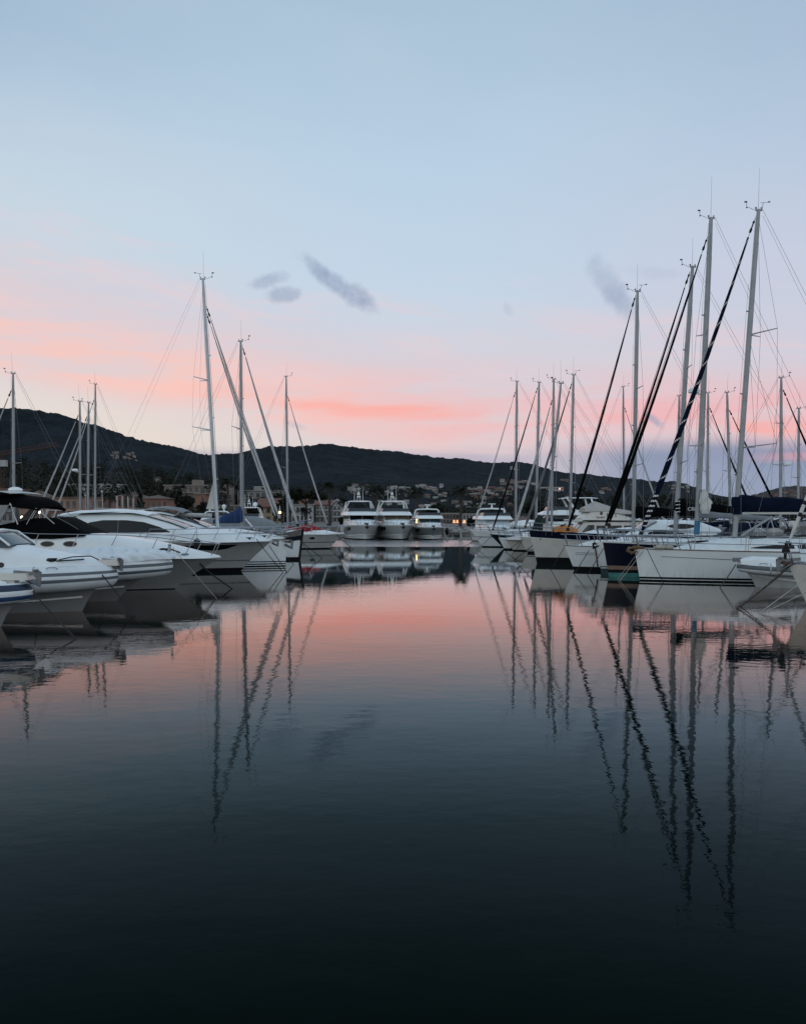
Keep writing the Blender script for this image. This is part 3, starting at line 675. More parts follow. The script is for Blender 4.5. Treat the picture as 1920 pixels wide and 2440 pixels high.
def cruiser_black():
    b = Boat('motor_cruiser', 'white sports cruiser under black canvas with two oval portholes and a black bimini', 'motor boat', 417, 34.7, 0, 'motor boats moored on the left')
    h = Hull(10.5, 3.4, 1.28, 1.36, 1.86, stern=.92, tm=.5, pd=2.3, pw=1.5, wl=.72, sag=-.02, cv=.9, bc=1.15)
    h.build(b, [('a', -.35), ('a', .03), ('a', .12)] + [('f', .25), ('f', .5), ('f', .75), ('s', -.06), ('s', 0)], [0, 1, 1, 1, 1, 1, 2], [BLACK, mat('topsides_white_shaded', (.25, .265, .26), .3, var=.06, dirt=.3), WHITE])  # white topsides greyed: shade under the flare is put into the colour
    h.deck(b); h.rail(b, .028, WHITE)
    c = Cab([(1.84, 1.25, 1.30, .05, .03, .01), (.9, 1.25, 1.52, .75, .45, .12), (-.4, 1.28, 1.82, 1.30, .95, .25), (-1.9, 1.30, 2.08, 1.58, 1.22, .25), (-3.1, 1.32, 2.20, 1.64, 1.40, .2), (-4.6, 1.33, 2.16, 1.66, 1.5, .12), (-10.2, 1.34, 2.0, 1.6, 1.5, .1)], .06)
    c.build(b, WHITE, 'cabin')
    for px in (142.5, 195.5):
        x = (px - 417) / 62.0
        for sg in (-1, 1):
            mb = MB(); side_strip(mb, c.y, oval(x, 1.86, .27, .115), (sg,), .012); o = mb.build('porthole', mat('porthole_rim_bronze', (.30, .22, .18), .4, .3), b.root)
            mb = MB(); side_strip(mb, c.y, oval(x, 1.86, .235, .088), (sg,), .022); mb.build('pane', GLASS, o)
    cv = Cab([(-3.05, 2.15, 2.22, 1.42, 1.38, .03), (-4.2, 2.05, 2.84, 1.56, 1.22, .22), (-5.3, 2.05, 2.80, 1.58, 1.24, .22), (-6.8, 2.0, 2.50, 1.58, 1.3, .2), (-9.6, 2.0, 2.3, 1.56, 1.3, .2)], .05)
    cv.build(b, CVBLK, 'cockpit_cover')
    MB().tube([(-3.3, -1.36, 2.42), (-3.75, -1.30, 2.68), (-4.2, -1.1, 2.86)], .016, 5).build('cover_seam', mat('seam_grey', (.09, .09, .09), .7, var=0), b.root)
    mb = MB(); rings = []
    prof = [(-4.78, 3.36, 3.20), (-4.85, 3.56, 3.19), (-5.1, 3.68, 3.26), (-5.6, 3.73, 3.30), (-6.1, 3.80, 3.42), (-6.7, 3.76, 3.44), (-7.3, 3.60, 3.28), (-8.2, 3.4, 3.2), (-9.0, 3.1, 3.0)]
    for x, zt, zb in prof:
        w = 1.35; rings.append([(x, w * k, lerp(zb, zt, (1 - abs(k) ** 3)) if True else 0) for k in (-1, -.9, -.6, 0, .6, .9, 1)] + [(x, w * k, lerp(zb, zt, (1 - abs(k) ** 3)) - .07) for k in (1, .9, .6, 0, -.6, -.9, -1)])
    mb.loft(rings); mb.build('bimini', CVBLK, b.root, ang=50)
    for sg in (1, -1):
        mb = MB()
        mb.tube([(-4.9, sg * 1.33, 3.22), (-4.2, sg * 1.3, 2.6)], .016, 5); mb.tube([(-4.9, sg * 1.33, 3.22), (-5.3, sg * 1.3, 2.6)], .016, 5)
        mb.tube([(-5.85, sg * 1.36, 3.42), (-6.35, sg * 1.38, 2.62)], .022, 5); mb.tube([(-5.85, sg * 1.36, 3.38), (-5.6, sg * 1.38, 2.6)], .022, 5)
        mb.build('bimini_frame', STEEL, b.root)
    mb = MB(); P = [(-6.35, 3.77, .28), (-6.6, 3.80, .3), (-7.1, 3.78, .32), (-7.5, 3.5, .34)]
    for sg in (1, -1):
        rg = [[(x - w / 2, sg * 1.42, z), (x + w / 2, sg * 1.42, z), (x + w / 2, sg * 1.5, z), (x - w / 2, sg * 1.5, z)] for x, z, w in [(-6.9, 2.2, .75), (-6.55, 2.7, .6), (-6.2, 3.1, .45), (-6.05, 3.34, .34)]]
        mb = MB(); mb.loft(rg); mb.build('radar_arch', mat('arch_grey', (.22, .22, .215), .5, var=.1), b.root)
    mb = MB(); rg = [[(x - w / 2, k * 1.38, z + .04 + .03 * (1 - k * k)) for k in (-1, -.5, 0, .5, 1)] + [(x + w / 2, k * 1.38, z + .05 + .03 * (1 - k * k)) for k in (1, .5, 0, -.5, -1)] for x, z, w in [(-5.75, 3.74, .1), (-6.1, 3.81, .3), (-6.45, 3.82, .42), (-6.9, 3.74, .5), (-7.4, 3.57, .5)]]
    mb.loft(rg); mb.build('bimini_band', CVWHITE, b.root)
    mb = MB(); mb.ball((-6.25, 0, 3.95), (.28, .28, .13), 12, 6); mb.tube([(-6.25, 0, 3.8), (-6.25, 0, 3.9)], .1, 8); mb.build('radar', WHITE, b.root)
    bow_rail(b, [(-7.0, 1.6, 1.9), (-4.95, 1.60, 1.78), (-3.45, 1.60, 1.76), (-2.0, 1.52, 1.74), (-.5, 1.3, 1.64), (.7, .88, 1.45), (1.55, .30, 1.36)], .46, .24, r=.019)
    c.strip(b, oval(.62, 1.42, .14, .045), mat('emblem_blue_grey', (.10, .20, .26), .4, var=0), 'emblem', off=.02)
    for sg in (1, -1): mb = MB(); mb.ball((-.1, sg * 1.15, 1.62), (.2, .07, .07), 8, 5); mb.tube([(-.5, sg * 1.2, 1.60), (.1, sg * 1.1, 1.66), (.5, sg * .95, 1.5)], .03, 5); mb.build('cleat', BLK, b.root)
    HB['cr4'] = b
def express(b, k=1.0, roofx=(-4.65, -9.1), mirrorwin=True, extra=True):
    h = Hull(13.0, 4.0, 1.64, 1.58, 1.68, stern=.92, tm=.5, pd=2.2, pw=1.5, wl=.76, sag=-.04, cv=.9, bc=1.2)
    h.build(b, [('a', -.35), ('a', .20), ('f', .28), ('a', .56), ('a', .62), ('f', .55), ('f', .8), ('s', -.08), ('s', 0)], [0, 1, 1, 2, 1, 1, 1, 3], [BLACK, mat('topsides_white_half_shaded', (.33, .345, .34), .26, var=.05, dirt=.25), SGREY, WHITE])  # topsides are white too; their shade is mixed into this grey
    h.deck(b); h.rail(b, .03, WHITE)
    c = Cab([(1.62, 1.6, 1.66, .06, .03, .01), (.9, 1.6, 1.80, .75, .45, .12), (0, 1.58, 1.97, 1.25, .9, .2), (-1.67, 1.56, 2.20, 1.62, 1.25, .25), (-2.45, 1.56, 2.24, 1.70, 1.34, .25), (-3.4, 1.56, 2.60, 1.72, 1.30, .28), (-4.65, 1.56, 2.95, 1.74, 1.26, .3), (-5.6, 1.56, 3.05, 1.74, 1.26, .3), (-8.2, 1.56, 3.0, 1.72, 1.3, .25)], .07)
    c.build(b, WHITE2, 'cabin')
    c.pane(b, -2.6, -4.55, -.93, -.02, GLASSB); c.pane(b, -2.6, -4.55, .02, .93, GLASSB)
    tab = [(-3.35, 2.10, 2.14), (-3.9, 2.09, 2.38), (-4.7, 2.08, 2.62), (-5.6, 2.08, 2.72), (-6.8, 2.08, 2.72), (-7.5, 2.08, 2.6), (-8.05, 2.1, 2.14)]
    c.strip(b, tab, GLASS, 'side_window')
    c.strip(b, [(-6.02, 2.09, 2.72), (-5.98, 2.09, 2.72)], SGREY, 'window_post', off=.022)
    rf = Cab([(-4.5, 2.86, 2.99, 1.30, 1.2, .04), (-5.2, 2.93, 3.15, 1.42, 1.28, .07), (-6.3, 2.98, 3.23, 1.52, 1.36, .08), (-8.2, 2.88, 3.15, 1.55, 1.42, .08), (-9.15, 2.80, 3.0, 1.45, 1.3, .06)], .09)
    rf.build(b, WHITE2, 'hardtop', thick=.16)
    for sg in (1, -1):
        MB().tube([(-4.9, sg * 1.1, 3.22), (-5.0, sg * 1.1, 3.29), (-7.2, sg * 1.25, 3.33), (-7.3, sg * 1.25, 3.26)], .018, 5).build('roof_rail', STEEL, b.root)
        MB().prism([(-8.15, sg * 1.5, 1.9), (-9.0, sg * 1.35, 2.85), (-8.2, sg * 1.4, 2.9)], (0, .03, 0)).build('cockpit_curtain', mat('clear_curtain', (.12, .12, .12), .12, var=.2), b.root)
    tb = [(-2.6, 1.37, 1.40), (-2.0, 1.20, 1.42), (-1.2, 1.14, 1.43), (-.6, 1.22, 1.44), (-.05, 1.40, 1.44)]
    h.strip(b, tb, GLASS, 'hull_window')
    bow_rail(b, [(-4.6, 1.72, 1.68), (-3.3, 1.72, 1.68), (-2.2, 1.68, 1.70), (-1.1, 1.5, 1.72), (0, 1.15, 1.72), (.8, .72, 1.72), (1.45, .22, 1.72)], .58, .3, r=.02, mid=True)
    for sg in (1, -1): mb = MB(); cleat(mb, (.6, sg * .75, 1.72), 1.4); mb.build('cleat', BLK, b.root)
    return h, c
def express_front():
    b = Boat('motor_cruiser', 'large white express cruiser with a hardtop, long dark side windows and black fender', 'motor boat', 575, 46.0, 0, 'motor boats moored on the left')
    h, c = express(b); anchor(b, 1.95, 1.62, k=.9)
    HB['cr5'] = b
def express_back():
    b = Boat('motor_cruiser', 'white hardtop cruiser with windscreen wipers half hidden behind the big express cruiser', 'motor boat', 612, 51.0, 0, 'motor boats moored on the left')
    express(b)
    mb = MB()
    for y, x in ((-.7, -2.7), (.1, -2.7), (.8, -2.8)): mb.tube([(x, y, 2.34), (x - .8, y + .25, 2.66)], .022, 4); mb.tube([(x - .45, y - .1, 2.56), (x - 1.2, y + .4, 2.86)], .028, 4)
    mb.build('wiper', BLK, b.root)
    mb = MB(); rg = []
    for x, z in ((-4.0, 3.25), (-4.4, 3.42), (-5.2, 3.52), (-6.0, 3.46), (-6.6, 3.25)): rg.append([(x, 1.2 * k, z - .12 * k * k) for k in (-1, -.5, 0, .5, 1)] + [(x, 1.2 * k, z - .12 * k * k - .05) for k in (1, .5, 0, -.5, -1)])
    mb.loft(rg); mb.build('bimini', CVGREY, b.root)
    mb = MB()
    for sg in (1, -1): mb.tube([(-4.1, sg * 1.15, 3.2), (-4.6, sg * 1.2, 2.9)], .02, 5); mb.tube([(-6.5, sg * 1.15, 3.2), (-6.1, sg * 1.2, 2.95)], .02, 5)
    mb.build('bimini_frame', STEEL, b.root)
    HB['cr5b'] = b
def sail_hull(b, L, B, fb, fs, rake, levels, mids, mats, cabx=(-2.3, -7.2), ch=.38, cw=.95, cabm=None, win=True, rails=True, rub=None, **kw):
    kw = dict(dict(stern=.72, tm=.58, pd=1.95, pw=1.6, wl=.86, sag=.08), **kw)
    h = Hull(L, B, fb, fs, rake, **kw); h.build(b, levels, mids, mats); h.deck(b)
    if rub is not None: h.rail(b, .026, rub, dz=.012, out=.0, name='toe_rail')
    if ch:
        z0 = min(h.sh(cabx[0]), h.sh(cabx[1])) - .02; a, c_ = cabx
        c = Cab([(a + .25, z0, h.sh(a) + .05, cw * .3, cw * .22, .03), (a - .5, z0, h.sh(a) + ch * .45, cw * .7, cw * .5, .08), (a - 1.6, z0, z0 + ch * .9, cw, cw * .78, .1), (lerp(a, c_, .6), z0, z0 + ch * 1.1, cw * 1.1, cw * .88, .1), (c_, z0, z0 + ch * 1.15, cw * 1.05, cw * .86, .1)], .06)
        c.build(b, cabm or DECK, 'coachroof')
        if win:
            c.strip(b, lens(a - 1.1, lerp(a, c_, .62), z0 + ch * .52, .10, .07), GLASS); c.strip(b, lens(lerp(a, c_, .66), c_ + .25, z0 + ch * .56, .10, .07), GLASS)
        mb = MB()
        for k in (.30, .62): x = lerp(a, c_, k); mb.box((x, 0, c.top(x) + .02), (.5, .5, .05))
        mb.build('hatch', GLASS, b.root)
        b.cab = c
    if rails: h.pulpit(b); h.stanchions(b, .16, .93, 6)
    return h
def sprayhood(b, x, z, w=1.1, h=.62, l=1.2, m=None):
    mb = MB(); rows = []
    for i in range(9):
        a = pi * .56 * i / 8; rows.append([(x - l * sin(a) * .9, w * k * (1 - .12 * sin(a)), z + h * (sin(a) if a < pi / 2 else 1 - .15 * (a - pi / 2)) * (1 - .35 * abs(k) ** 4)) for k in (-1, -.85, -.5, 0, .5, .85, 1)])
    inner = [[(p[0], p[1] * .97, p[2] - .03) for p in reversed(r_)] for r_ in rows]
    mb.loft([a + c for a, c in zip(rows, inner)]); return mb.build('sprayhood', m or CVNAVY, b.root, ang=60)
def sail_left_plumb():
    b = Boat('sailboat', 'white sailing yacht with a plumb bow, tall white mast and twin furled jibs', 'sailboat', 681, 51.0, 0, 'sailing yachts moored on the left')
    sail_hull(b, 12.5, 3.9, 1.47, 1.35, .03, [('a', -.3), ('a', .05), ('a', .10), ('a', .17), ('a', .24), ('a', .30), ('f', .55), ('f', .8), ('s', 0)], [0, 1, 0, 1, 0, 1, 1, 1], [BLACK, WHITE2], rub=WHITE2)
    p = b.p
    rig(b, p(519, 1258), p(484, 666), bow=p(672, 1252), stern=(-12.3, 0, 1.4), col=MWHITE, r=.10, spreaders=(.40, .60, .80)[0:1] + (.60,), sl=1.0, furl=FURLW, furl_r=.08, wire=.0045, jibtop=.895, stays2=(p(662, 1246), .865, FURLW, .07), vane=2, sweep=.9, ant=1.6)
    o = boom(b, p(512, 1229), p(392, 1226), col=FURLW, spar=.13)
    MB().tube([p(512, 1229), p(507, 1229)], .15, 10).build('boom_end', BLK, o)
    mb = MB(); A, B_, D_ = p(514, 1126), p(514, 1214), p(492, 1213); rows = []
    for i in range(9):
        u = i / 8; l0, l1 = A.lerp(B_, u), A.lerp(D_, u); rows.append([l0.lerp(l1, k / 4) + Vector((0, .16 * sin(pi * k / 4) * u, 0)) for k in range(5)] + [l0.lerp(l1, k / 4) + Vector((0, .16 * sin(pi * k / 4) * u - .025, 0)) for k in range(4, -1, -1)])
    mb.loft(rows); mb.build('hoisted_sail', SAIL, b.root)
    anchor(b, .35, 1.42, k=1.25, m=GALV); MB().box((-.1, 0, 1.5), (.9, .3, .08)).build('bow_roller', STEEL, b.root)
    HB['s6'] = b
def wood_left():
    b = Boat('sailboat', 'traditional wooden yacht with a dark stem, upswept weathered bulwark and blue boom cover', 'sailboat', 712, 58.5, 0, 'sailing yachts moored on the left')
    h = sail_hull(b, 10.5, 3.4, 2.02, 1.25, .27, [('a', -.3), ('a', .18), ('f', .3), ('f', .5), ('f', .66), ('f', .82), ('s', 0)], [0, 1, 1, 1, 2, 3], [BLACK, WHITE2, NAVY, WOODG], sag=.40, stern=.6, ch=.4, rails=False, rub=WOODG)
    mb = MB(); mb.tube([(h.stem(z) + .03, 0, z) for z in (-.3, 0, .5, 1, 1.5, 2.1)], .085, 8); mb.build('stem_post', NAVY, b.root)
    p = b.p
    rig(b, p(576, 1262), p(574, 814), bow=p(713, 1262), stern=(-10.2, 0, 1.4), furl=FURLW, furl_r=.11, jibtop=.975, r=.10, spreaders=(.54,), sl=.9, sweep=.5, vane=1)
    MB().tube([p(580, 1250), p(579, 1083)], .045, 6).build('spinnaker_pole', ALU, b.root)
    boom(b, p(578, 1243), p(505, 1244), CVBLUE, hc=1.12, hc2=.22, w=.2)
    h.pulpit(b, h=.5, t1=.2)
    HB['s7'] = b
def canvas_grey():
    b = Boat('motor_cruiser', 'motor cruiser under a grey canvas tent with a slanted windscreen frame', 'motor boat', 664, 64.5, 0, 'motor boats moored on the left')
    h = Hull(9.5, 3.2, 1.3, 1.2, 1.3, stern=.9, wl=.75); h.build(b, STD, [0, 0, 1, 1, 1, 1], [BLACK, WHITE]); h.deck(b)
    Cab([(1.0, 1.25, 1.35, .3, .2, .04), (-.5, 1.25, 1.75, 1.2, .9, .2), (-2, 1.25, 1.95, 1.4, 1.2, .2), (-8, 1.2, 1.95, 1.4, 1.3, .1)]).build(b, WHITE, 'cabin')
    Cab([(.3, 1.7, 1.9, .7, .5, .1), (-.5, 1.8, 2.55, 1.2, .9, .25), (-1.6, 1.9, 2.85, 1.3, 1.05, .3), (-4, 1.9, 2.92, 1.35, 1.1, .3), (-5.6, 1.9, 2.6, 1.3, 1.0, .3)], .08).build(b, CVGREY, 'cockpit_cover')
    mb = MB()
    for sg in (1, -1): mb.tube([(-1.5, sg * 1.38, 1.95), (-2.2, sg * 1.22, 2.72)], .07, 6)
    mb.build('windscreen_frame', WHITE, b.root)
    bow_rail(b, [(-3, 1.4, 1.4), (-1.5, 1.38, 1.4), (-.3, 1.1, 1.38), (.5, .7, 1.36), (1.1, .25, 1.34)], .6, .2, mid=True)
    HB['cr7'] = b
def speed_red():
    b = Boat('speedboat', 'small white speedboat with red canvas over its cockpit and a chrome roll bar', 'motor boat', 785, 78.5, 0, 'motor boats moored on the left')
    h = Hull(8.6, 2.9, 1.37, 1.2, 1.37, stern=.9, tm=.5, wl=.74, bc=1.2, sag=-.02)
    h.build(b, [('a', -.3), ('a', .10), ('f', .3), ('a', .56), ('a', .64), ('f', .7), ('s', -.08), ('s', 0)], [0, 1, 1, 2, 1, 1, 3], [BLACK, LGREY, SGREY, WHITE]); h.deck(b, camber=.1); h.rail(b, .04)
    h.strip(b, oval(-1.45, .98, .24, .10), GLASS, 'porthole')
    c = Cab([(.9, 1.3, 1.40, .35, .2, .04), (-.3, 1.3, 1.62, 1.0, .7, .15), (-1.2, 1.3, 1.70, 1.25, .95, .15), (-5, 1.25, 1.6, 1.25, 1.1, .1)]); c.build(b, WHITE, 'foredeck')
    Cab([(-.55, 1.5, 1.62, .6, .4, .05), (-1.1, 1.5, 1.98, .95, .6, .2), (-1.9, 1.5, 2.15, 1.1, .75, .25), (-2.6, 1.5, 2.05, 1.05, .7, .2), (-3.2, 1.5, 1.7, .9, .6, .1)], .06).build(b, CVRED, 'cockpit_cover')
    Cab([(-3.25, 1.45, 1.75, .6, .4, .1), (-3.6, 1.45, 2.0, .7, .5, .15), (-3.95, 1.45, 1.8, .6, .4, .1)], .05).build(b, CVRED, 'seat_cover')
    mb = MB()
    for sg in (1, -1): mb.tube([(-4.2, sg * 1.2, 2.2), (-2.4, sg * 1.05, 2.50), (-1.75, sg * 1.0, 2.58), (-1.55, sg * 1.0, 2.42), (-1.7, sg * 1.05, 2.1)], .05, 6); mb.tube([(-2.2, sg * 1.2, 2.05), (-1.45, sg * 1.15, 1.85), (-1.5, sg * 1.2, 1.5)], .05, 6)
    mb.tube([(-1.75, -1.0, 2.58), (-1.72, 0, 2.64), (-1.75, 1.0, 2.58)], .045, 6); mb.build('roll_bar', STEEL, b.root)
    bow_rail(b, [(-2.2, 1.35, 1.40), (-1.2, 1.3, 1.40), (-.2, 1.05, 1.40), (.6, .65, 1.40), (1.15, .25, 1.40)], .62, .25, r=.022)
    HB['r8'] = b
def sail_left_far():
    b = Boat('sailboat', 'white sailing yacht with a pale furled jib behind the red covered speedboat', 'sailboat', 773, 87.0, 0, 'sailing yachts moored on the left')
    sail_hull(b, 11.5, 3.6, 1.3, 1.2, .5, STD, [0, 0, 1, 1, 1, 1], [BLACK, WHITE])
    p = b.p; rig(b, p(686, 1258), p(682, 898), bow=p(783, 1258), stern=(-11.2, 0, 1.3), furl=FURLW, furl_r=.085, jibtop=.88, r=.10, spreaders=(.40,), sl=.9, sweep=.5, wire=.009)
    HB['s9'] = b

# ------------------------------------------------------------------ boats, right side
def R(name, label, cat, px, D, group): return Boat(name, label, cat, px, D, pi, group)
GS, GM = 'sailing yachts moored on the right', 'motor boats moored on the right'
def right_boats():
    b = R('sailboat', 'white sailing yacht with a thin pale furled jib beside the dark green yacht', 'sailboat', 1149, 83.0, GS); HB['R1'] = b; p = b.p
    h = sail_hull(b, 12, 3.7, 1.6, 1.3, 1.13, [('a', -.3), ('a', .10), ('f', .4), ('a', .93), ('a', 1.0), ('f', .8), ('s', 0)], [0, 1, 1, 2, 1, 1], [BLACK, WHITE2, SGREY])
    rig(b, p(1228, 1262), p(1231, 910), bow=p(1127, 1260), stern=(-11.8, 0, 1.4), furl=FURLW, furl_r=.055, jibtop=.94, r=.11, spreaders=(.40, .7), wire=.009)
    b = R('sailboat', 'dark green hulled sailing yacht with a black furled jib', 'sailboat', 1200, 79.0, GS); HB['R2'] = b; p = b.p
    sail_hull(b, 11, 3.6, 1.32, 1.15, 1.35, STD, [0, 0, 1, 1, 1, 1], [mat('antifouling_maroon', (.05, .012, .012), .5, var=.2), DKGREEN])
    rig(b, p(1276, 1262), p(1284, 912), bow=p(1171, 1270), stern=(-10.8, 0, 1.3), furl=CVBLK, furl_r=.085, jibtop=.975, r=.11, spreaders=(.42, .72), wire=.009)
    boom(b, p(1281, 1240), p(1345, 1240), CVNAVY, hc=.3)
    b = R('motor_boat', 'low white motor boat between the dark green yacht and the peaked foredeck cover', 'motor boat', 1202, 76.3, GM); HB['R3'] = b
    h = Hull(7.5, 2.6, 1.02, .95, .55, wl=.8); h.build(b, STD, [0, 0, 1, 1, 1, 1], [BLACK, WHITE]); h.deck(b); h.pulpit(b, h=.55, t1=.2)
    Cab([(-.8, .95, 1.1, .4, .3, .05), (-2.2, .95, 1.6, .9, .7, .15), (-5, .95, 1.6, .9, .8, .1)]).build(b, WHITE, 'cabin')
    b = R('sailboat', 'white sailing yacht with a peaked white foredeck cover and a pale furled jib', 'sailboat', 1224, 73.7, GS); HB['R4'] = b; p = b.p
    sail_hull(b, 11, 3.6, 1.05, 1.1, .85, [('a', -.3), ('a', .10), ('f', .3), ('f', .55), ('f', .8), ('s', -.1), ('s', 0)], [0, 1, 1, 1, 1, 2], [BLACK, CREAM, WHITE], rub=WHITE)
    Cab([(.7, .95, 1.08, .25, .15, .03), (0, .95, 1.22, .8, .25, .05), (-.2, .95, 1.42, .95, .06, .02), (-.5, .95, 1.2, 1.1, .3, .05), (-2.4, .95, 1.1, 1.2, .9, .05)], .02).build(b, CVWHITE, 'deck_cover')
    rig(b, p(1313, 1262), p(1319, 904), bow=p(1223, 1266), stern=(-10.8, 0, 1.3), furl=FURLW, furl_r=.12, jibtop=.87, r=.10, spreaders=(.41, .7), wire=.009, stays2=(p(1234, 1268), .80, None, .05), antenna=True)
    sprayhood(b, -6.2, 1.5, 1.2, .7, 1.3, CVGREEN)
    b = R('sailboat', 'white sailing yacht with a grey furled jib beside the navy trimmed ketch', 'sailboat', 1257, 69.0, GS); HB['R5'] = b; p = b.p
    sail_hull(b, 11, 3.5, 1.3, 1.1, .7, [('a', -.3), ('a', .16), ('a', .22), ('a', .28), ('f', .4), ('f', .7), ('s', 0)], [0, 1, 0, 1, 1, 1], [BLACK, CREAM])
    rig(b, p(1357, 1262), p(1366, 894), bow=p(1248, 1264), stern=(-10.8, 0, 1.3), furl=[mat('sail_strip_grey', (.12, .12, .125), .7, var=.15)], furl_r=.12, jibtop=.955, r=.10, spreaders=(.30, .66), wire=.008, vane=2)
    boom(b, p(1362, 1236), p(1440, 1236), CVGREEN, hc=.34)
    Cab([(-.35, 1.3, 2.0, .5, .3, .1), (-.6, 1.3, 2.75, .6, .3, .15), (-1.0, 1.3, 2.92, .62, .35, .15), (-1.4, 1.3, 2.6, .6, .35, .15)], .05).build(b, CVGREEN, 'bow_cover')
    b = R('sailboat', 'cream ketch with a navy bulwark, orange cover on deck and a short raked mast', 'sailboat', 1279, 54.0, GS); HB['R6'] = b; p = b.p
    h = sail_hull(b, 12.5, 3.9, 2.03, 1.65, .52, [('a', -.35), ('a', .38), ('a', .42), ('f', .4), ('f', .6), ('s', -.44), ('s', -.40), ('s', 0)], [0, 1, 1, 1, 1, 2, 3], [BLACK, CREAM, WHITE, NAVY], ch=.5, cabx=(-3.2, -8), rub=NAVY, rails=False, sag=.1)
    h.pulpit(b, h=.5, t1=.2)
    MB().box(p(1304, 1263), (.5, .6, .75)).build('mast_step', CREAM, b.root)
    rig(b, p(1300, 1266), p(1336, 914), stern=(-8, 0, 1.9), r=.075, spreaders=(.5,), sl=.6, chain=1.3, vane=1)
    mb = MB(); rows = []
    for i in range(13):
        u = i / 12; x = lerp((1279 - 1314) / 38, (1279 - 1370) / 38, u); hgt = .42 * sin(pi * lerp(.12, .9, u)) ** .6; rows.append([(x, .75 * cos(a), 1.95 + hgt * sin(a) * (1 + .06 * sin(9 * u + 3 * a))) for a in [pi * j / 10 for j in range(11)]])
    mb.loft(rows); mb.build('deck_cover', ORANGE, b.root)
    mb = MB(); mb.box((-1.5, .5, 2.38), (.35, .02, .10), ry=.4); mb.box((-2.0, .4, 2.42), (.3, .02, .08)); mb.build('cover_strap', BLK, b.root)
    trawler()
    b = R('sailboat', 'white yacht with black furled jib, its bow between the cream ketch and navy hull', 'sailboat', 1368, 47.0, GS); HB['R7'] = b; p = b.p
    h = sail_hull(b, 11.5, 3.7, 1.33, 1.25, .57, [('a', -.35), ('a', .20), ('a', .25), ('f', .45), ('f', .65), ('f', .85), ('s', 0)], [0, 1, 1, 1, 1, 1], [BLACK, WHITE], rub=WOODG)
    h.strip(b, [(-3, .92, .945), (0, .94, .965)], SGREY, 'cove_stripe'); h.strip(b, [(-3, .83, .85), (0, .85, .87)], SGREY, 'cove_stripe')
    rig(b, p(1508, 1268), p(1518, 695), bow=p(1348, 1276), stern=(-11.3, 0, 1.35), furl=CVBLK, furl_r=.08, jibtop=.985, r=.10, spreaders=(.28, .60), vane=2, sl=.85, sweep=.3, radar=None)
    boom(b, p(1513, 1231), p(1612, 1224), CVBLK, hc=.62, hc2=.34, w=.2)
    sprayhood(b, -7.7, 1.75, 1.25, .85, 1.5, CVNAVY)
    mb = MB()
    for x, w in ((-10.2, 1.35), (-10.9, 1.3)): mb.tube([(x, w * cos(a_), 1.5 + 1.42 * sin(a_) ** .6) for a_ in [pi * k / 16 for k in range(17)]], .028, 6)
    for y in (-.9, 0, .9): mb.tube([(-10.2, y, 2.86), (-10.9, y, 2.84)], .02, 5)
    mb.build('stern_arch', STEEL, b.root)
    for y in (-.75, .75):
        mb = MB(); mb.tube([(-9.6, y + .48 * cos(2 * pi * k / 20), 2.15 + .48 * sin(2 * pi * k / 20)) for k in range(21)], .02, 5); mb.tube([(-9.6, y, 1.3), (-9.6, y, 2.15)], .07, 6)
        for k in range(3): mb.tube([(-9.6, y, 2.15), (-9.6, y + .46 * cos(2.1 * k + .5), 2.15 + .46 * sin(2.1 * k + .5))], .012, 4)
        mb.build('steering_wheel', STEEL, b.root)
    mb = MB(); mb.box((-11.0, 1.25, 2.12), (.42, .26, .30), taper=.75); mb.box((-11.0, 1.25, 1.75), (.16, .14, .6)); mb.ball((-11.0, 1.25, 1.4), (.2, .1, .14), 8, 5); mb.build('outboard_motor', BLK, b.root)
    mb = MB(); mb.ball((-10.6, .5, 2.0), (.45, .5, .3), 9, 6); mb.ball((-10.1, -.4, 1.9), (.35, .4, .25), 9, 6); mb.build('cockpit_cushion', CVBEIGE, b.root)
    mb = MB(); mb.box((-10.9, -.3, 2.75), (.5, .9, .05), ry=.3); mb.tube([(-11.2, .7, 1.4), (-11.2, .7, 3.3)], .025, 5); mb.build('solar_panel', GLASS, b.root)
    Cab([(-.2, 1.28, 1.34, .25, .2, .03), (-.9, 1.28, 1.58, .35, .28, .1), (-2.6, 1.26, 1.62, .4, .3, .12), (-3.2, 1.26, 1.4, .3, .2, .05)], .06).build(b, WHITE, 'upturned_dinghy')
    b = R('sailboat', 'white sailing yacht squeezed beside the navy hull, black boom cover lettered CRIST', 'sailboat', 1432, 44.3, GS); HB['R8'] = b; p = b.p
    h = sail_hull(b, 13, 3.6, 1.62, 1.45, .28, [('a', -.35), ('a', .26), ('a', .31), ('a', .37), ('f', .5), ('f', .8), ('s', 0)], [0, 1, 0, 1, 1, 1], [DTEAL, WHITE])
    rig(b, p(1607, 1281), p(1649, 637), bow=p(1434, 1276), stern=(-12.7, 0, 1.6), furl=CVBLK, furl_r=.08, jibtop=.985, r=.115, spreaders=(.28, .63), sl=.9, sweep=.1, vane=1)
    o = boom(b, p(1613, 1225), p(1775, 1227), CVBLK, hc=.60, hc2=.5, w=.2)
    text('CRIST', .26, p(1653, 1217, .24), (pi / 2, 0, pi), LETTER, o)
    mb = MB(); rows = []
    for i in range(9):
        u = i / 8; q = p(lerp(1622, 1620, u), lerp(1188, 1226, u)); w = .1 + .26 * sin(pi * lerp(.1, .9, u)); rows.append([q + Vector((w * cos(a), w * .8 * sin(a), 0)) for a in [2 * pi * k / 12 for k in range(12)]])
    mb.loft(rows); g_ = mb.build('sail_collar', CVBLK, o)
    mb = MB()
    for k in range(4): q = p(1614, lerp(1195, 1220, k / 3), .2); mb.tube([q + Vector((.12, 0, 0)), q + Vector((-.10, .06, .02))], .02, 5)
    mb.build('lacing', LETTER, g_)
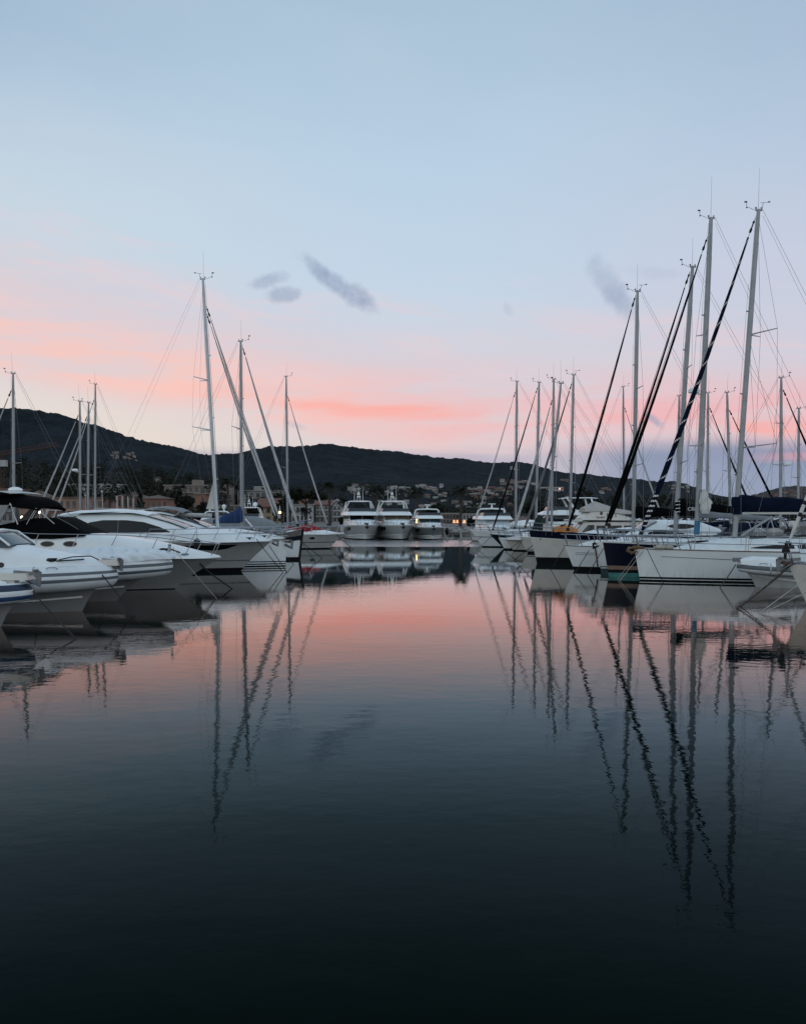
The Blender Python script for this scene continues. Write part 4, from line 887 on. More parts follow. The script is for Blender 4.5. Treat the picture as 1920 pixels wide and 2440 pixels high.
    anchor(b, .42, 1.52, k=.8, m=BLK); MB().tube([(.36, 0, 1.4), (.27, 0, .9), (.18, 0, .3)], .04, 6).build('anchor_chain', RUST, b.root)
    b = R('sailboat', 'navy blue hulled yacht with teal waterline, tan stripe and a mast with blue foot', 'sailboat', 1450, 42.0, GS); HB['R9'] = b; p = b.p
    h = sail_hull(b, 13, 4.0, 1.70, 1.5, .34, [('a', -.35), ('a', .19), ('a', .34), ('a', .53), ('f', .5), ('f', .8), ('s', -.05), ('s', 0)], [0, 1, 2, 3, 3, 3, 4], [TEAL, BLACK, TAN, NAVY, WHITE], rub=WHITE)
    m_ = rig(b, p(1659, 1271), p(1693, 521), bow=p(1443, 1268), stern=(-12.7, 0, 1.6), furl=CVBLK, furl_r=.085, jibtop=.945, r=.125, spreaders=(.285, .64), sl=1.1, sweep=-.2, radar=.456, vane=1, ant=1.9)
    MB().tube([p(1658.5, 1274), p(1661, 1241)], .14, 10, flat=.85).build('mast_foot', MBLUE, m_)
    boom(b, p(1662, 1228), p(1840, 1236), CVGREY, hc=.3, hc2=.2, w=.15)
    mb = MB(); rows = []
    for i in range(15):
        u = i / 14; q = p(lerp(1676, 1681, u), lerp(1166, 1224, u), .35); w = interp([(0, .04), (.15, .14), (.4, .22), (.55, .32), (.62, .24), (.8, .22), (1, .16)], u)
        rows.append([q + Vector((w * cos(a) * (1 + .22 * sin(9 * u + a * 3)), .2 * sin(a) * (1 + .3 * sin(14 * u + 2 * a)), 0)) for a in [2 * pi * k / 10 for k in range(10)]])
    mb.loft(rows); mb.build('bundled_sail', SAIL, b.root)
    saloon()
    b = R('sailboat', 'big white sailing yacht with a navy boom cover and spiral navy and white furled sail', 'sailboat', 1524, 39.3, GS); HB['R10'] = b; p = b.p
    h = sail_hull(b, 13.8, 4.1, 1.45, 1.36, .29, [('a', -.35), ('a', .06), ('a', .09), ('a', .18), ('f', .4), ('f', .65), ('f', .9), ('s', 0)], [0, 1, 0, 1, 1, 1, 1], [BLACK, WHITE2], rub=WOOD, ch=0, sag=.05)
    h.strip(b, [(-4.4, .98, 1.005), (-.8, 1.10, 1.125)], SGREY, 'cove_stripe')
    c = Cab([(-1.4, 1.3, 1.40, .35, .25, .03), (-2.4, 1.3, 1.66, 1.0, .62, .12), (-3.6, 1.3, 1.83, 1.38, .95, .14), (-4.3, 1.3, 1.88, 1.48, 1.08, .14), (-7.5, 1.3, 1.96, 1.55, 1.2, .14), (-9.6, 1.3, 1.98, 1.5, 1.2, .14)], .06); c.build(b, DECK, 'coachroof')
    c.strip(b, [(-6.35, 1.50, 1.68), (-5.6, 1.49, 1.655), (-4.85, 1.50, 1.60), (-4.45, 1.52, 1.54)], GLASS); c.strip(b, [(-9.0, 1.52, 1.66), (-8.2, 1.49, 1.69), (-6.65, 1.49, 1.69), (-6.5, 1.52, 1.66)], GLASS)
    mb = MB()
    for sg in (1, -1): mb.tube([(-4.4, sg * 1.2, 1.93), (-5.5, sg * 1.26, 1.99), (-8.5, sg * 1.3, 2.03)], .022, 5)
    mb.build('handrail', WOODG, b.root)
    mb = MB()
    for x in (-2.7, -5.3, -7.2): mb.box((x, 0, c.top(x) + .025), (.55, .55, .06))
    mb.build('hatch', GLASS, b.root)
    h.pulpit(b, h=.6, t1=.16); h.stanchions(b, .17, .93, 6, h=.62)
    rig(b, p(1749, 1284), p(1806, 502), bow=p(1520, 1290), stern=(-13.4, 0, 1.5), furl=[CVNAVY, SAIL], furl_r=.125, jibtop=.98, r=.115, spreaders=(.285, .63), sl=1.15, sweep=.95, vane=2, ant=1.8, twist=spiral)
    o = boom(b, p(1752, 1221), p(1952, 1221), CVNAVY, hc=.74, hc2=.56, w=.26, col=CREAM, spar=.09, drape=.02)
    mb = MB(); rows = []
    for i in range(9):
        u = i / 8; q = p(lerp(1760, 1755, u), lerp(1184, 1226, u)); rows.append([q + Vector((.33 * cos(a) * lerp(.6, 1, sin(pi * min(1, u + .3))), .28 * sin(a), 0)) for a in [2 * pi * k / 14 for k in range(14)]])
    mb.loft(rows); mb.build('sail_collar', CVNAVY, o)
    MB().tube([p(1765, 1277), p(1838, 1231)], .055, 8).build('boom_vang', ALU, b.root)
    sprayhood(b, -9.0, 1.98, 1.35, .68, 1.4, CVNAVY)
    mb = MB()
    for sg in (1, -1):
        mb.tube([(-12.9, sg * 1.3, 1.4), (-12.9, sg * 1.25, 2.6), (-12.6, sg * 1.1, 3.0), (-12.3, 0, 3.1)], .03, 6)
        q = [(-11.2 + .03 * 0, sg * .8 + .5 * cos(a), 2.0 + .5 * sin(a)) for a in [2 * pi * k / 18 for k in range(19)]]; mb.tube(q, .018, 5)
        mb.tube([(-11.2, sg * .8, 1.5), (-11.2, sg * .8, 2.0)], .06, 6)
    mb.build('steering_wheel', STEEL, b.root)
    mb = MB(); mb.tube([(-.1, .12, 1.50), (.3, .1, 1.52), (.62, .05, 1.44)], [.05, .07, .05], 8); mb.tube([(.5, -.1, 1.5), (.62, .05, 1.36), (.45, .15, 1.26), (.2, .1, 1.34)], [.06, .08, .07, .04], 8); mb.ball((.25, .05, 1.5), (.2, .12, .09), 8, 6); mb.build('anchor', mat('anchor_wrapped_brown', (.16, .10, .05), .8, var=.4, scale=8, bump=.5), b.root)
    mb = MB(); mb.ball((-.75, .5, 1.53), (.3, .16, .12), 8, 5); mb.ball((-1.15, .4, 1.52), (.25, .16, .1), 8, 5); mb.build('coiled_rope', CVBEIGE, b.root)
    b = R('inflatable_boat', 'small white dinghy with a broad grey rubbing band lying against the big white yacht', 'inflatable boat', 1800, 35.6, 'tenders on the right'); HB['R11'] = b
    rib(b, 4.6, 2.0, .86, .24, .84, .62, {0: 1, 1: 1, 23: 1}, [LGREY, RUB, SGREY], chine=.62)
    Cab([(.75, .95, 1.12, .3, .25, .05), (.2, .92, 1.24, .55, .45, .1), (-.6, .9, 1.22, .7, .6, .1), (-1.4, .85, 1.1, .7, .6, .08)], .05).build(b, WHITE, 'bow_locker')
    mb = MB(); mb.box((.82, 0, 1.13), (.3, .22, .16)); mb.build('bow_roller', GALV, b.root)
    Cab([(-1.9, .7, 1.5, .35, .28, .08), (-2.5, .7, 1.55, .35, .3, .08)]).build(b, WHITE, 'console')
    b = R('sailboat', 'pale grey sailing yacht with an anchor and rusty chain over its bow', 'sailboat', 1923, 28.0, GS); HB['R12'] = b; p = b.p
    h = sail_hull(b, 12, 3.8, 1.40, 1.3, .73, [('a', -.35), ('a', .10), ('a', .16), ('f', .3), ('f', .55), ('f', .8), ('s', 0)], [0, 1, 1, 1, 1, 1], [BLACK, CREAM], rub=STEEL, rails=False)
    h.strip(b, [(-5, .92, .95), (.05, 1.02, 1.05)], SGREY, 'cove_stripe')
    h.pulpit(b, h=.66, t1=.14, r=.02, lean=.26); h.stanchions(b, .17, .93, 6)
    rig(b, p(2232, 1290), p(2262, 260), bow=p(1867, 1322), stern=(-11.7, 0, 1.4), furl=[SAIL, BLK], furl_r=.062, jibtop=.97, r=.10, spreaders=(.3, .63), sl=1.0, twist=lambda i, k: 1 if i in (6, 9) else 0)
    mb = MB(); q = p(1870, 1318); mb.tube([q, q + Vector((-.03, 0, .22))], .12, 12); mb.tube([q + Vector((0, 0, -.2)), q], .05, 8); mb.build('furling_drum', BLK, b.root)
    mb = MB(); mb.box((.55, 0, 1.40), (.75, .22, .09)); mb.tube([(.86, -.12, 1.42), (.86, .12, 1.42)], .06, 8); mb.build('bow_roller', RUST, b.root)
    anchor(b, .98, 1.50, k=1.15)

def trawler():
    b = R('motor_yacht', 'cream trawler yacht with square cabin windows and a beige canvas peaked over its flybridge', 'motor boat', 1330, 60.0, GM); HB['trawler'] = b; p = b.p
    h = Hull(12, 4, 1.9, 1.3, .8, stern=.9, wl=.85, sag=.15); h.build(b, STD, [0, 0, 1, 1, 1, 1], [BLACK, CREAM]); h.deck(b)
    s = 35.6; X = lambda px: (1330 - px) / s
    c = Cab([(X(1360), 1.5, 1.72, 1.3, 1.25, .04), (X(1382), 1.5, 2.52, 1.42, 1.32, .06), (X(1410), 1.5, 2.54, 1.45, 1.38, .06), (X(1522), 1.5, 2.54, 1.45, 1.38, .06)], .03); c.build(b, CREAM, 'cabin')
    for a, e in ((1411, 1431), (1437, 1472), (1477, 1513)): c.strip(b, [(X(e), 1.86, 2.30), (X(a), 1.86, 2.30)], GLASS)
    c.strip(b, [(X(1406), 1.84, 2.34), (X(1391), 1.84, 2.34), (X(1377), 1.84, 1.88)], GLASSB)
    c.pane(b, X(1362.5), X(1379.5), -.9, -.1, GLASSB); c.pane(b, X(1362.5), X(1379.5), .1, .9, GLASSB)
    Cab([(X(1374), 2.52, 2.62, 1.4, 1.36, .03), (X(1380), 2.52, 2.72, 1.55, 1.5, .04), (X(1520), 2.52, 2.68, 1.55, 1.5, .04)], .02).build(b, CREAM, 'roof', thick=.12)
    f = Cab([(X(1378), 2.66, 2.78, 1.25, 1.15, .05), (X(1388), 2.66, 3.10, 1.3, 1.2, .15), (X(1402), 2.66, 3.34, 1.34, 1.22, .12), (X(1435), 2.66, 3.30, 1.38, 1.28, .1), (X(1470), 2.66, 3.02, 1.38, 1.3, .08), (X(1512), 2.66, 2.72, 1.38, 1.3, .02)], .02); f.build(b, CREAM, 'flybridge')
    mb = MB(); rows = []
    for px, zt, w in ((1386, 3.55, .95), (1392, 3.62, 1.05), (1416, 3.95, .72), (1440, 3.72, .95), (1468, 3.48, 1.05), (1500, 3.32, 1.1)):
        zb = 3.24 if px < 1450 else 3.1; rows.append([(X(px), 1.30 * k, lerp(zb, zt, 1 - abs(k) ** (1.0 if px == 1416 else 2.2)) + .02 * sin(px + 6 * k)) for k in (-1, -.75, -.4, 0, .4, .75, 1)] + [(X(px), 1.2 * k, zb - .05) for k in (1, 0, -1)])
    mb.loft(rows); mb.build('flybridge_canvas', CVBEIGE, b.root, ang=25)
    text('M', .36, (X(1440), f.y(X(1440), 3.0) + .03, 2.90), (pi / 2 - .1, 0, pi), LETTERD, b.root); text('S', .30, (X(1457), f.y(X(1457), 2.95) + .03, 2.88), (pi / 2 - .1, 0, pi), LETTERD, b.root)
    text('Sangha', .20, (X(1421), f.y(X(1421), 2.85) + .03, 2.80), (pi / 2 - .1, 0, pi), mat('lettering_red', (.22, .03, .03), .5, var=0), b.root)
    mb = MB(); mb.ball((X(1423), f.y(X(1423), 3.1) + .01, 3.12), (.10, .02, .13), 10, 6); mb.build('emblem', LETTERD, b.root)
    mb = MB(); mb.ball((X(1516), 1.3, 2.2), (.2, .15, .45), 8, 6); mb.build('rolled_canvas', CVBEIGE, b.root)
def saloon():
    b = R('motor_cruiser', 'white deck saloon motor cruiser with a sweeping oval roof window behind the navy yacht', 'motor boat', 1490, 50.0, GM); HB['saloon'] = b
    h = Hull(11, 3.8, 1.5, 1.4, 1.2, stern=.92, wl=.78); h.build(b, STD, [0, 0, 1, 1, 1, 1], [BLACK, WHITE]); h.deck(b)
    s = 42.2; X = lambda px: (1490 - px) / s
    c = Cab([(.6, 1.4, 1.52, .5, .3, .05), (X(1492), 1.4, 1.80, 1.2, .9, .15), (X(1512), 1.4, 2.08, 1.5, 1.2, .2), (X(1535), 1.4, 2.46, 1.58, 1.15, .25), (X(1553), 1.4, 2.66, 1.6, 1.15, .25), (X(1650), 1.4, 2.62, 1.6, 1.2, .25), (X(1700), 1.4, 2.2, 1.6, 1.3, .2)], .08); c.build(b, WHITE2, 'cabin')
    c.pane(b, X(1514), X(1550), -.95, -.03, GLASSB); c.pane(b, X(1514), X(1550), .03, .95, GLASSB)
    c.strip(b, lens(X(1642), X(1572), 2.37, .13, .16), GLASS); c.strip(b, [(X(1612), 1.92, 1.96), (X(1560), 1.92, 2.16), (X(1540), 1.92, 2.12), (X(1526), 1.92, 1.98)], GLASS)
    bow_rail(b, [(-3.5, 1.7, 1.55), (-2, 1.65, 1.55), (-.8, 1.4, 1.55), (.2, .95, 1.55), (.9, .3, 1.55)], .6, .2, mid=True)

# ------------------------------------------------------------------ flybridge yachts
def flyyacht(b, hull_m=None, lower=None, arch=True, hard=True, glass=None, radar=True):
    h = Hull(15, 4.6, 1.85, 1.6, 1.1, stern=.92, tm=.45, pd=2.6, pw=1.7, wl=.80, sag=-.02, cv=.9, bc=1.2)
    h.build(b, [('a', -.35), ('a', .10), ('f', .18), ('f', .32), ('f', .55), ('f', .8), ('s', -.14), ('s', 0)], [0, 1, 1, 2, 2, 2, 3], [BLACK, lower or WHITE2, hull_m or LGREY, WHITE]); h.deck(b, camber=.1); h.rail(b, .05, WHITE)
    mb = MB()
    for sg in (1, -1):
        pts = []
        for i in range(12): t = .01 + .55 * i / 11; z = h.sheer(t) * lerp(.36, .12, min(1, t * 1.8)); x, y = h.pt(t, z); pts.append((x, sg * (y + .03), z))
        mb.tube(pts, .05, 5)
    mb.build('spray_rail', WHITE, b.root)
    h.strip(b, [(-4.6, 1.12, 1.18), (-4.3, 1.06, 1.52), (-2.9, 1.12, 1.56), (-2.3, 1.48, 1.57)], GLASS, 'hull_window')
    Cab([(.2, 1.8, 1.95, .5, .35, .06), (-1.0, 1.8, 2.35, 1.2, .95, .15), (-2.6, 1.8, 2.50, 1.55, 1.35, .15), (-4.2, 1.8, 2.42, 1.8, 1.6, .12), (-12, 1.7, 2.4, 1.85, 1.7, .1)], .06).build(b, WHITE, 'trunk')
    c = Cab([(-3.8, 2.3, 2.44, 1.7, 1.66, .03), (-4.9, 2.3, 3.08, 1.75, 1.62, .08), (-6, 2.5, 3.12, 1.78, 1.66, .08), (-11.5, 2.4, 3.12, 1.8, 1.7, .08)], .03); c.build(b, WHITE, 'saloon')
    g = glass or GLASS
    c.pane(b, -3.84, -4.86, -.97, -.02, g, off=.03); c.pane(b, -3.84, -4.86, .02, .97, g, off=.03)
    c.strip(b, [(-11, 2.62, 3.0), (-6, 2.62, 3.02), (-5.0, 2.62, 2.98), (-4.3, 2.62, 2.70)], g)
    f = Cab([(-3.6, 3.06, 3.16, 2.0, 1.9, .03), (-4.5, 3.08, 3.55, 2.12, 1.8, .12), (-5.6, 3.08, 3.66, 2.16, 1.88, .12), (-9, 3.08, 3.60, 2.16, 1.95, .1), (-12.5, 3.1, 3.5, 2.1, 1.95, .1)], .03); f.build(b, WHITE, 'flybridge')
    Cab([(-4.55, 3.55, 3.62, 1.72, 1.70, .02), (-4.75, 3.55, 3.98, 1.80, 1.66, .04), (-4.95, 3.55, 3.98, 1.84, 1.70, .04), (-7.0, 3.55, 3.95, 1.9, 1.84, .02), (-7.2, 3.5, 3.7, 1.9, 1.84, .02)], .01).build(b, SMOKE, 'flybridge_screen')
    mb = MB()
    if hard:
        for sg in (1, -1):
            MB().tube([(-7.4, sg * 1.95, 3.55), (-7.0, sg * 1.72, 4.3), (-6.6, sg * 1.42, 4.88)], [.16, .12, .09], 8).build('hardtop_strut', WHITE, b.root); MB().tube([(-9.6, sg * 1.95, 3.5), (-9.2, sg * 1.6, 4.86)], [.14, .09], 8).build('hardtop_strut', WHITE, b.root)
        Cab([(-6.0, 4.82, 4.92, 1.25, 1.15, .04), (-6.6, 4.82, 4.98, 1.48, 1.34, .06), (-9.4, 4.84, 5.0, 1.55, 1.4, .06), (-10, 4.84, 4.94, 1.4, 1.3, .04)], .04).build(b, WHITE, 'hardtop', thick=.1)
        mb = MB()
        if not radar: return h
        for y in (-.22, .22): mb.tube([(-8.4, y, 4.98), (-8.4, y * .6, 5.7), (-8.4, y * .5, 6.15)], .035, 6)
        mb.box((-8.4, 0, 5.55), (.4, .5, .10)); mb.box((-8.4, 0, 6.15), (.2, .28, .06)); mb.tube([(-8.4, 0, 6.15), (-8.4, 0, 6.9)], .02, 5); mb.ball((-8.4, 0, 5.95), (.14, .14, .14), 8, 5); mb.build('radar_mast', WHITE, b.root)
        for y in (-.6, .55): MB().tube([(-8.2, y, 4.95), (-8.3, y, 7.0)], [.03, .012], 4).build('antenna', WHITE, b.root)
    elif arch:
        for sg in (1, -1): mb.tube([(-9.5, sg * 1.95, 3.5), (-8.8, sg * 1.8, 4.3), (-8.6, sg * 1.5, 4.5), (-8.6, 0, 4.55)], [.2, .14, .1, .1], 8)
        mb.build('radar_arch', WHITE, b.root)
        mb = MB(); mb.tube([(-8.6, 0, 4.5), (-8.6, 0, 5.1)], [.16, .08], 8); mb.box((-8.6, 0, 5.18), (.14, 1.0, .10)); mb.build('radar', WHITE, b.root)
    bow_rail(b, [(-6, 2.12, 1.85), (-4.5, 2.1, 1.86), (-3.0, 2.0, 1.88), (-1.6, 1.7, 1.9), (-.4, 1.25, 1.92), (.4, .7, 1.92), (.9, .22, 1.92)], .55, .12, r=.02, mid=True)
    anchor(b, 1.2, 1.86, k=1.4, m=BLK)
    mb = MB(); mb.ball((.4, 0, 2.02), (.25, .3, .1), 8, 5)
    for sg in (1, -1): cleat(mb, (-.2, sg * 1.0, 1.95), 2)
    mb.build('windlass', BLK, b.root)
    return h
def yachts():
    def Y(label, px, D, head, k=1.0, **kw):
        b = Boat('motor_yacht', label, 'yacht', px, D, head, kw.pop('group', 'flybridge yachts at the end of the fairway')); flyyacht(b, **kw); b.root.scale = (k, k, k); return b
    a = -pi / 2 + radians(9)
    HB['C1'] = Y('white flybridge yacht with a dark windscreen and pale fenders on its side', 872, 109.0, a)
    HB['C2'] = Y('white flybridge yacht with beige sunshades inside its windscreen', 957, 109.5, a, glass=mat('sunshade_beige', (.16, .135, .105), .3, var=.08))
    HB['C3'] = Y('smaller dark hulled motor yacht with a T shaped radar beside two flybridge yachts', 1031, 109.0, -pi / 2 + radians(4), .86, hull_m=DGREY, hard=False, glass=mat('blue_glass', (.03, .07, .09), .08, var=0))
    g2 = 'motor yachts lying behind the moored rows'
    HB['F1'] = Y('white motor yacht with a rounded arch roof behind the blue boom cover', 585, 104.0, -pi / 2 + .1, .82, group=g2)
    b = HB['F1']; mb = MB()
    for y in (-1.0, 1.0): mb.tube([(-7.6, y, 4.9), (-7.6, y, 5.15)], .12, 8); mb.ball((-7.6, y, 5.4), (.36, .36, .36), 12, 8)
    mb.build('satellite_dome', WHITE, b.root)
    HB['F2'] = Y('white motor yacht with two satellite domes showing beside the tall white mast', 503, 100.0, -pi / 2 + .1, .78, group=g2, hard=False)
    b = HB['F2']; mb = MB()
    for y in (-1.1, 1.1): mb.tube([(-8.6, y, 4.5), (-8.6, y, 5.0)], .14, 8); mb.ball((-8.6, y, 5.25), (.34, .34, .38), 12, 8)
    mb.build('satellite_dome', WHITE, b.root)
    HB['F3'] = Y('white flybridge boat with a pale blue screen cover behind the dark green yacht', 1198, 93.0, radians(-86), .84, group=g2, hard=False, glass=mat('screen_cover_pale', (.55, .62, .66), .7, var=.08, bump=.2))
    HB['F4'] = Y('white flybridge yacht with a long white overhang behind the pale masts on the right', 1203, 97.0, pi, 1.0, group=g2, radar=False)

# ------------------------------------------------------------------ second rows behind the jetties (bows away from the fairway)
def second_row():
    def far(label, foot, top, D, head, furl=None, side=1, L=11, n=1, group=None, boomc=None, radar=None, sl=.8, hullm=None, bowdx=4.2, jt=.9):
        fx = wx(foot[0], D, 0); stemX = fx + side * 4.4; px = CX + stemX * F / (D * CT + EYE * ST)
        b = Boat('sailboat', label, 'sailboat', px, D, head, group); p = b.p
        sail_hull(b, L, 3.5, 1.3, 1.15, .5, STD, [0, 0, 1, 1, 1, 1], [BLACK, hullm or WHITE])
        bw = (.25, 0, 1.35)
        rig(b, p(foot[0], 1256), p(*top), bow=bw, stern=(-L + .3, 0, 1.25), furl=furl, furl_r=.09, jibtop=jt, r=.095, spreaders=(.42, .7)[:n], sl=sl, radar=radar, wire=.009)
        q = p(foot[0], 1236); boom(b, (q.x - .15, 0, 2.25), (q.x - 4.0, 0, 2.3), boomc or CVNAVY, hc=.4, w=.17)
        sprayhood(b, -6.6, 1.6, 1.1, .6, 1.2, boomc or CVNAVY)
        return b
    gl, gr = 'sailing yachts behind the left jetty', 'sailing yachts behind the right jetty'
    far('sailing yacht behind the left jetty, its thick mast right beside the crane', (34, 1200), (32, 891), 60, pi, FURLW, -1, group=gl)
    far('sailing yacht behind the left jetty with a small radar on its slim mast', (192, 1215), (191, 957), 74, pi, FURLW, -1, group=gl, radar=.45)
    far('sailing yacht behind the left jetty with the middle of three clustered masts', (210, 1215), (212, 960), 79, pi, FURLW, -1, group=gl)
    far('sailing yacht behind the left jetty with the tallest of three clustered masts', (227, 1215), (228, 916), 85, pi, FURLW, -1, group=gl)
    far('sailing yacht behind the right jetty whose mast stands left of the black furled jib', (1486, 1200), (1484, 922), 92, 0, FURLW, 1, group=gr, jt=.86)
    far('sailing yacht behind the right jetty, mast showing between the two tall raked masts', (1614, 1200), (1617, 944), 78, 0, None, 1, group=gr)
    far('sailing yacht behind the right jetty, mast close beside the mast with the blue foot', (1684, 1200), (1686, 937), 70, 0, CVBLK, 1, group=gr, boomc=CVGREY)
    far('sailing yacht behind the right jetty, black forestay sail dropping towards the navy boom', (1740, 1200), (1731, 936), 64, 0, CVBLK, 1, group=gr, jt=.88)
    far('sailing yacht behind the right jetty with a radar and a black furled jib', (1858, 1200), (1860, 901), 57, 0, CVBLK, 1, group=gr, radar=.42, n=2, jt=.93)
    far('sailing yacht behind the right jetty with the shortest mast and a white boom cover', (1900, 1200), (1902, 974), 66, 0, None, 1, group=gr, boomc=CVWHITE)

for fn in (rib_blue, rib_cabin, rib_cover, cruiser_black, express_front, express_back, sail_left_plumb, wood_left, canvas_grey, speed_red, sail_left_far, right_boats, yachts, second_row): fn()

# fenders and mooring lines hang from or lead away from boats: things of their own
def fender(b, label, loc, r=.13, l=.62, m=None):
    w = b.w(*loc); o = MB(); o.loft([[(rr * cos(2 * pi * k / 12), rr * sin(2 * pi * k / 12), z) for k in range(12)] for z, rr in ((-l / 2, r * .3), (-l / 2 + .04, r * .7), (-l / 2 + .12, r), (l / 2 - .12, r), (l / 2 - .04, r * .7), (l / 2, r * .3))])
    o.tube([(0, 0, l / 2), (0, 0.02, l / 2 + .35)], .012, 4); o = o.build('fender', m or BLK); o.location = w; tag(o, label, 'fender')
fender(HB['cr5'], 'black fender hanging on the side of the big express cruiser', (-1.85, -1.95, 1.42), .17, .75)
for k, x in enumerate((-5.2, -6.0, -6.8)):
    w = HB['C1'].w(x, -2.42, 1.0); o = MB(); o.loft([[(.2 * q * cos(2 * pi * j / 10), .2 * q * sin(2 * pi * j / 10), z) for j in range(10)] for z, q in ((-.8, .4), (-.65, 1), (.65, 1), (.8, .4))])
    o = o.build('fender', RUBG); o.location = w; tag(o, 'pale grey fender in the row along the side of the leftmost flybridge yacht', 'fender', 'fenders of the leftmost flybridge yacht')
w = HB['C3'].w(-3, 2.15, 1.0); o = MB(); o.ball((0, 0, 0), (.25, .25, .5), 10, 8); o = o.build('fender', BLK); o.location = w; tag(o, 'black fender on the right side of the smaller dark hulled motor yacht', 'fender')

def line(a, D0, e, label, m=None, r=.014, sag=.12, chain=False):
    p0 = wp(a[0], a[1], D0); p1 = wp(e[0], e[1], dwater(e[1])); d = p1 - p0; p1 = p1 + d * .06
    mb = MB(); pts = [p0.lerp(p1, i / 16) - Vector((0, 0, sag * sin(pi * i / 16) * (1 - i / 32))) for i in range(17)]
    if chain:
        n = max(6, int(d.length / .13))
        for i in range(n):
            u = i / n; q = p0.lerp(p1, u) - Vector((0, 0, sag * sin(pi * u))); dd = d.normalized() * .06
            sd = Vector((0, 0, .03)) if i % 2 else Vector((d.y, -d.x, 0)).normalized() * .03
            mb.tube([q - dd, q - dd * .5 + sd, q + dd * .5 + sd, q + dd, q + dd * .5 - sd, q - dd * .5 - sd, q - dd], .014, 5)
    else: mb.tube(pts, r, 6)
    tag(mb.build('mooring_chain' if chain else 'mooring_line', m or ROPE), label, 'chain' if chain else 'mooring line', 'mooring lines')
line((79, 1409), 22.6, (183, 1524), 'dark mooring line from the blue striped inflatable boat, nearest of all on the left', r=.017, sag=.03)
line((222, 1341), 26.2, (323, 1467), 'dark mooring line from the platform of the cabin inflatable boat', r=.018, sag=.02)
line((411, 1304), 29.7, (517, 1427), 'pale mooring line from the covered nose of the inflatable boat', ROPEL, .011, .02)
line((447, 1311), 34.4, (555, 1403), 'thick dark mooring line from the foredeck of the cruiser under black canvas', r=.03, sag=.18)
line((642, 1300), 46, (683, 1362), 'dark mooring line straight down from the bow tip of the big express cruiser', r=.02, sag=.02)
line((611, 1284), 45, (675, 1364), 'dark mooring line from the foredeck cleat of the big express cruiser', r=.02, sag=.06)
line((655, 1297), 51, (700, 1345), 'dark mooring line under the plumb bow of the white sailing yacht', r=.02, sag=.02)
line((720, 1292), 58.5, (768, 1330), 'dark mooring line from the dark stem of the wooden yacht', r=.022, sag=.03)
line((712, 1283), 58.5, (752, 1339), 'dark mooring line, steeper one from the stem of the wooden yacht', r=.02, sag=.03)
line((792, 1264), 78.5, (842, 1309), 'dark mooring line from the bow of the red covered speedboat', r=.03, sag=.05)
line((1150, 1278), 82.5, (1099, 1305), 'mooring line from the bow of the farthest sailing yacht on the right', r=.022, sag=.05)
line((1172, 1276), 78.8, (1136, 1309), 'mooring line from the dark green yacht', r=.022, sag=.05)
line((1250, 1279), 73.0, (1203, 1316), 'mooring line across the bow of the yacht with the peaked foredeck cover', r=.022, sag=.04)
line((1246, 1284), 69, (1218, 1326), 'mooring line from the bow of the yacht with the grey furled jib', r=.02, sag=.04)
line((1288, 1283), 53.6, (1224, 1335), 'mooring line from the navy bulwark of the cream ketch', r=.022, sag=.03)
line((1345, 1302), 47, (1312, 1358), 'mooring line from the bow tip of the yacht with the black boom cover', r=.018, sag=.02)
line((1403, 1311), 46, (1367, 1369), 'mooring line, left one of the pair beside the rusty hanging chain', r=.018, sag=.02)
line((1437, 1306), 44, (1399, 1371), 'mooring line, right one of the pair beside the rusty hanging chain', r=.018, sag=.02)
line((1524, 1310), 39.1, (1470, 1381), 'pale mooring rope, upper one between the big white yacht and the teal waterline', ROPEL, .014, .02)
line((1532, 1312), 39.1, (1476, 1383), 'pale mooring rope, lower one between the big white yacht and the teal waterline', ROPEL, .014, .02)
line((1541, 1309), 38.6, (1580, 1389), 'dark mooring line running down the side of the big white yacht', r=.016, sag=.02)
line((1752, 1345), 35.5, (1714, 1401), 'dark mooring line from the nose of the small dinghy', RUST, .022, .03)
line((1882, 1341), 28, (1752, 1450), 'rusty chain from the bow of the pale grey yacht at the right edge', RUST, chain=True, sag=.10)
line((1890, 1341), 27.9, (1763, 1446), 'dark mooring line beside the rusty chain at the right edge', r=.016, sag=.06)
line((1932, 1368), 27.6, (1806, 1462), 'pale mooring rope, upper of the two at the right edge', ROPEL, .013, .02)
line((1940, 1400), 27.3, (1809, 1464), 'pale mooring rope, lower of the two at the right edge', ROPEL, .013, .02)
# ------------------------------------------------------------------ land: quay, hills, wood, buildings, trees
STONE = mat('quay_stone', (.16, .155, .15), .8, var=.25, scale=.8, bump=.3)
PAVE = mat('quay_paving', (.13, .125, .12), .85, var=.2, scale=.5)
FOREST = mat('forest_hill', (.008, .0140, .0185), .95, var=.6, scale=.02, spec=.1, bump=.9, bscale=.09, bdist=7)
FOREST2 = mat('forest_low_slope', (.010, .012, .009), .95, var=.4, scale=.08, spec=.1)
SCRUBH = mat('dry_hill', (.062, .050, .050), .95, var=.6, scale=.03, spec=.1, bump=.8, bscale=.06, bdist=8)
LEAFS = [mat('leaves_dark', (.011, .015, .009), .8, var=.3, scale=.6, spec=.2), mat('leaves_mid', (.017, .022, .012), .8, var=.3, scale=.6, spec=.2), mat('leaves_olive', (.022, .024, .014), .8, var=.3, scale=.6, spec=.2)]
BARK = mat('bark', (.05, .042, .035), .9, var=.3, bump=.4)
W_PINK = mat('render_salmon', (.30, .185, .14), .85, var=.15, scale=.3)
W_ORNG = mat('render_terracotta', (.27, .135, .095), .85, var=.12, scale=.3)
W_TAN = mat('render_tan', (.22, .19, .165), .85, var=.15, scale=.3)
W_GREY = mat('render_pale_grey', (.27, .275, .27), .85, var=.12, scale=.3)
W_WHITE = mat('render_white', (.42, .425, .42), .85, var=.1, scale=.3)
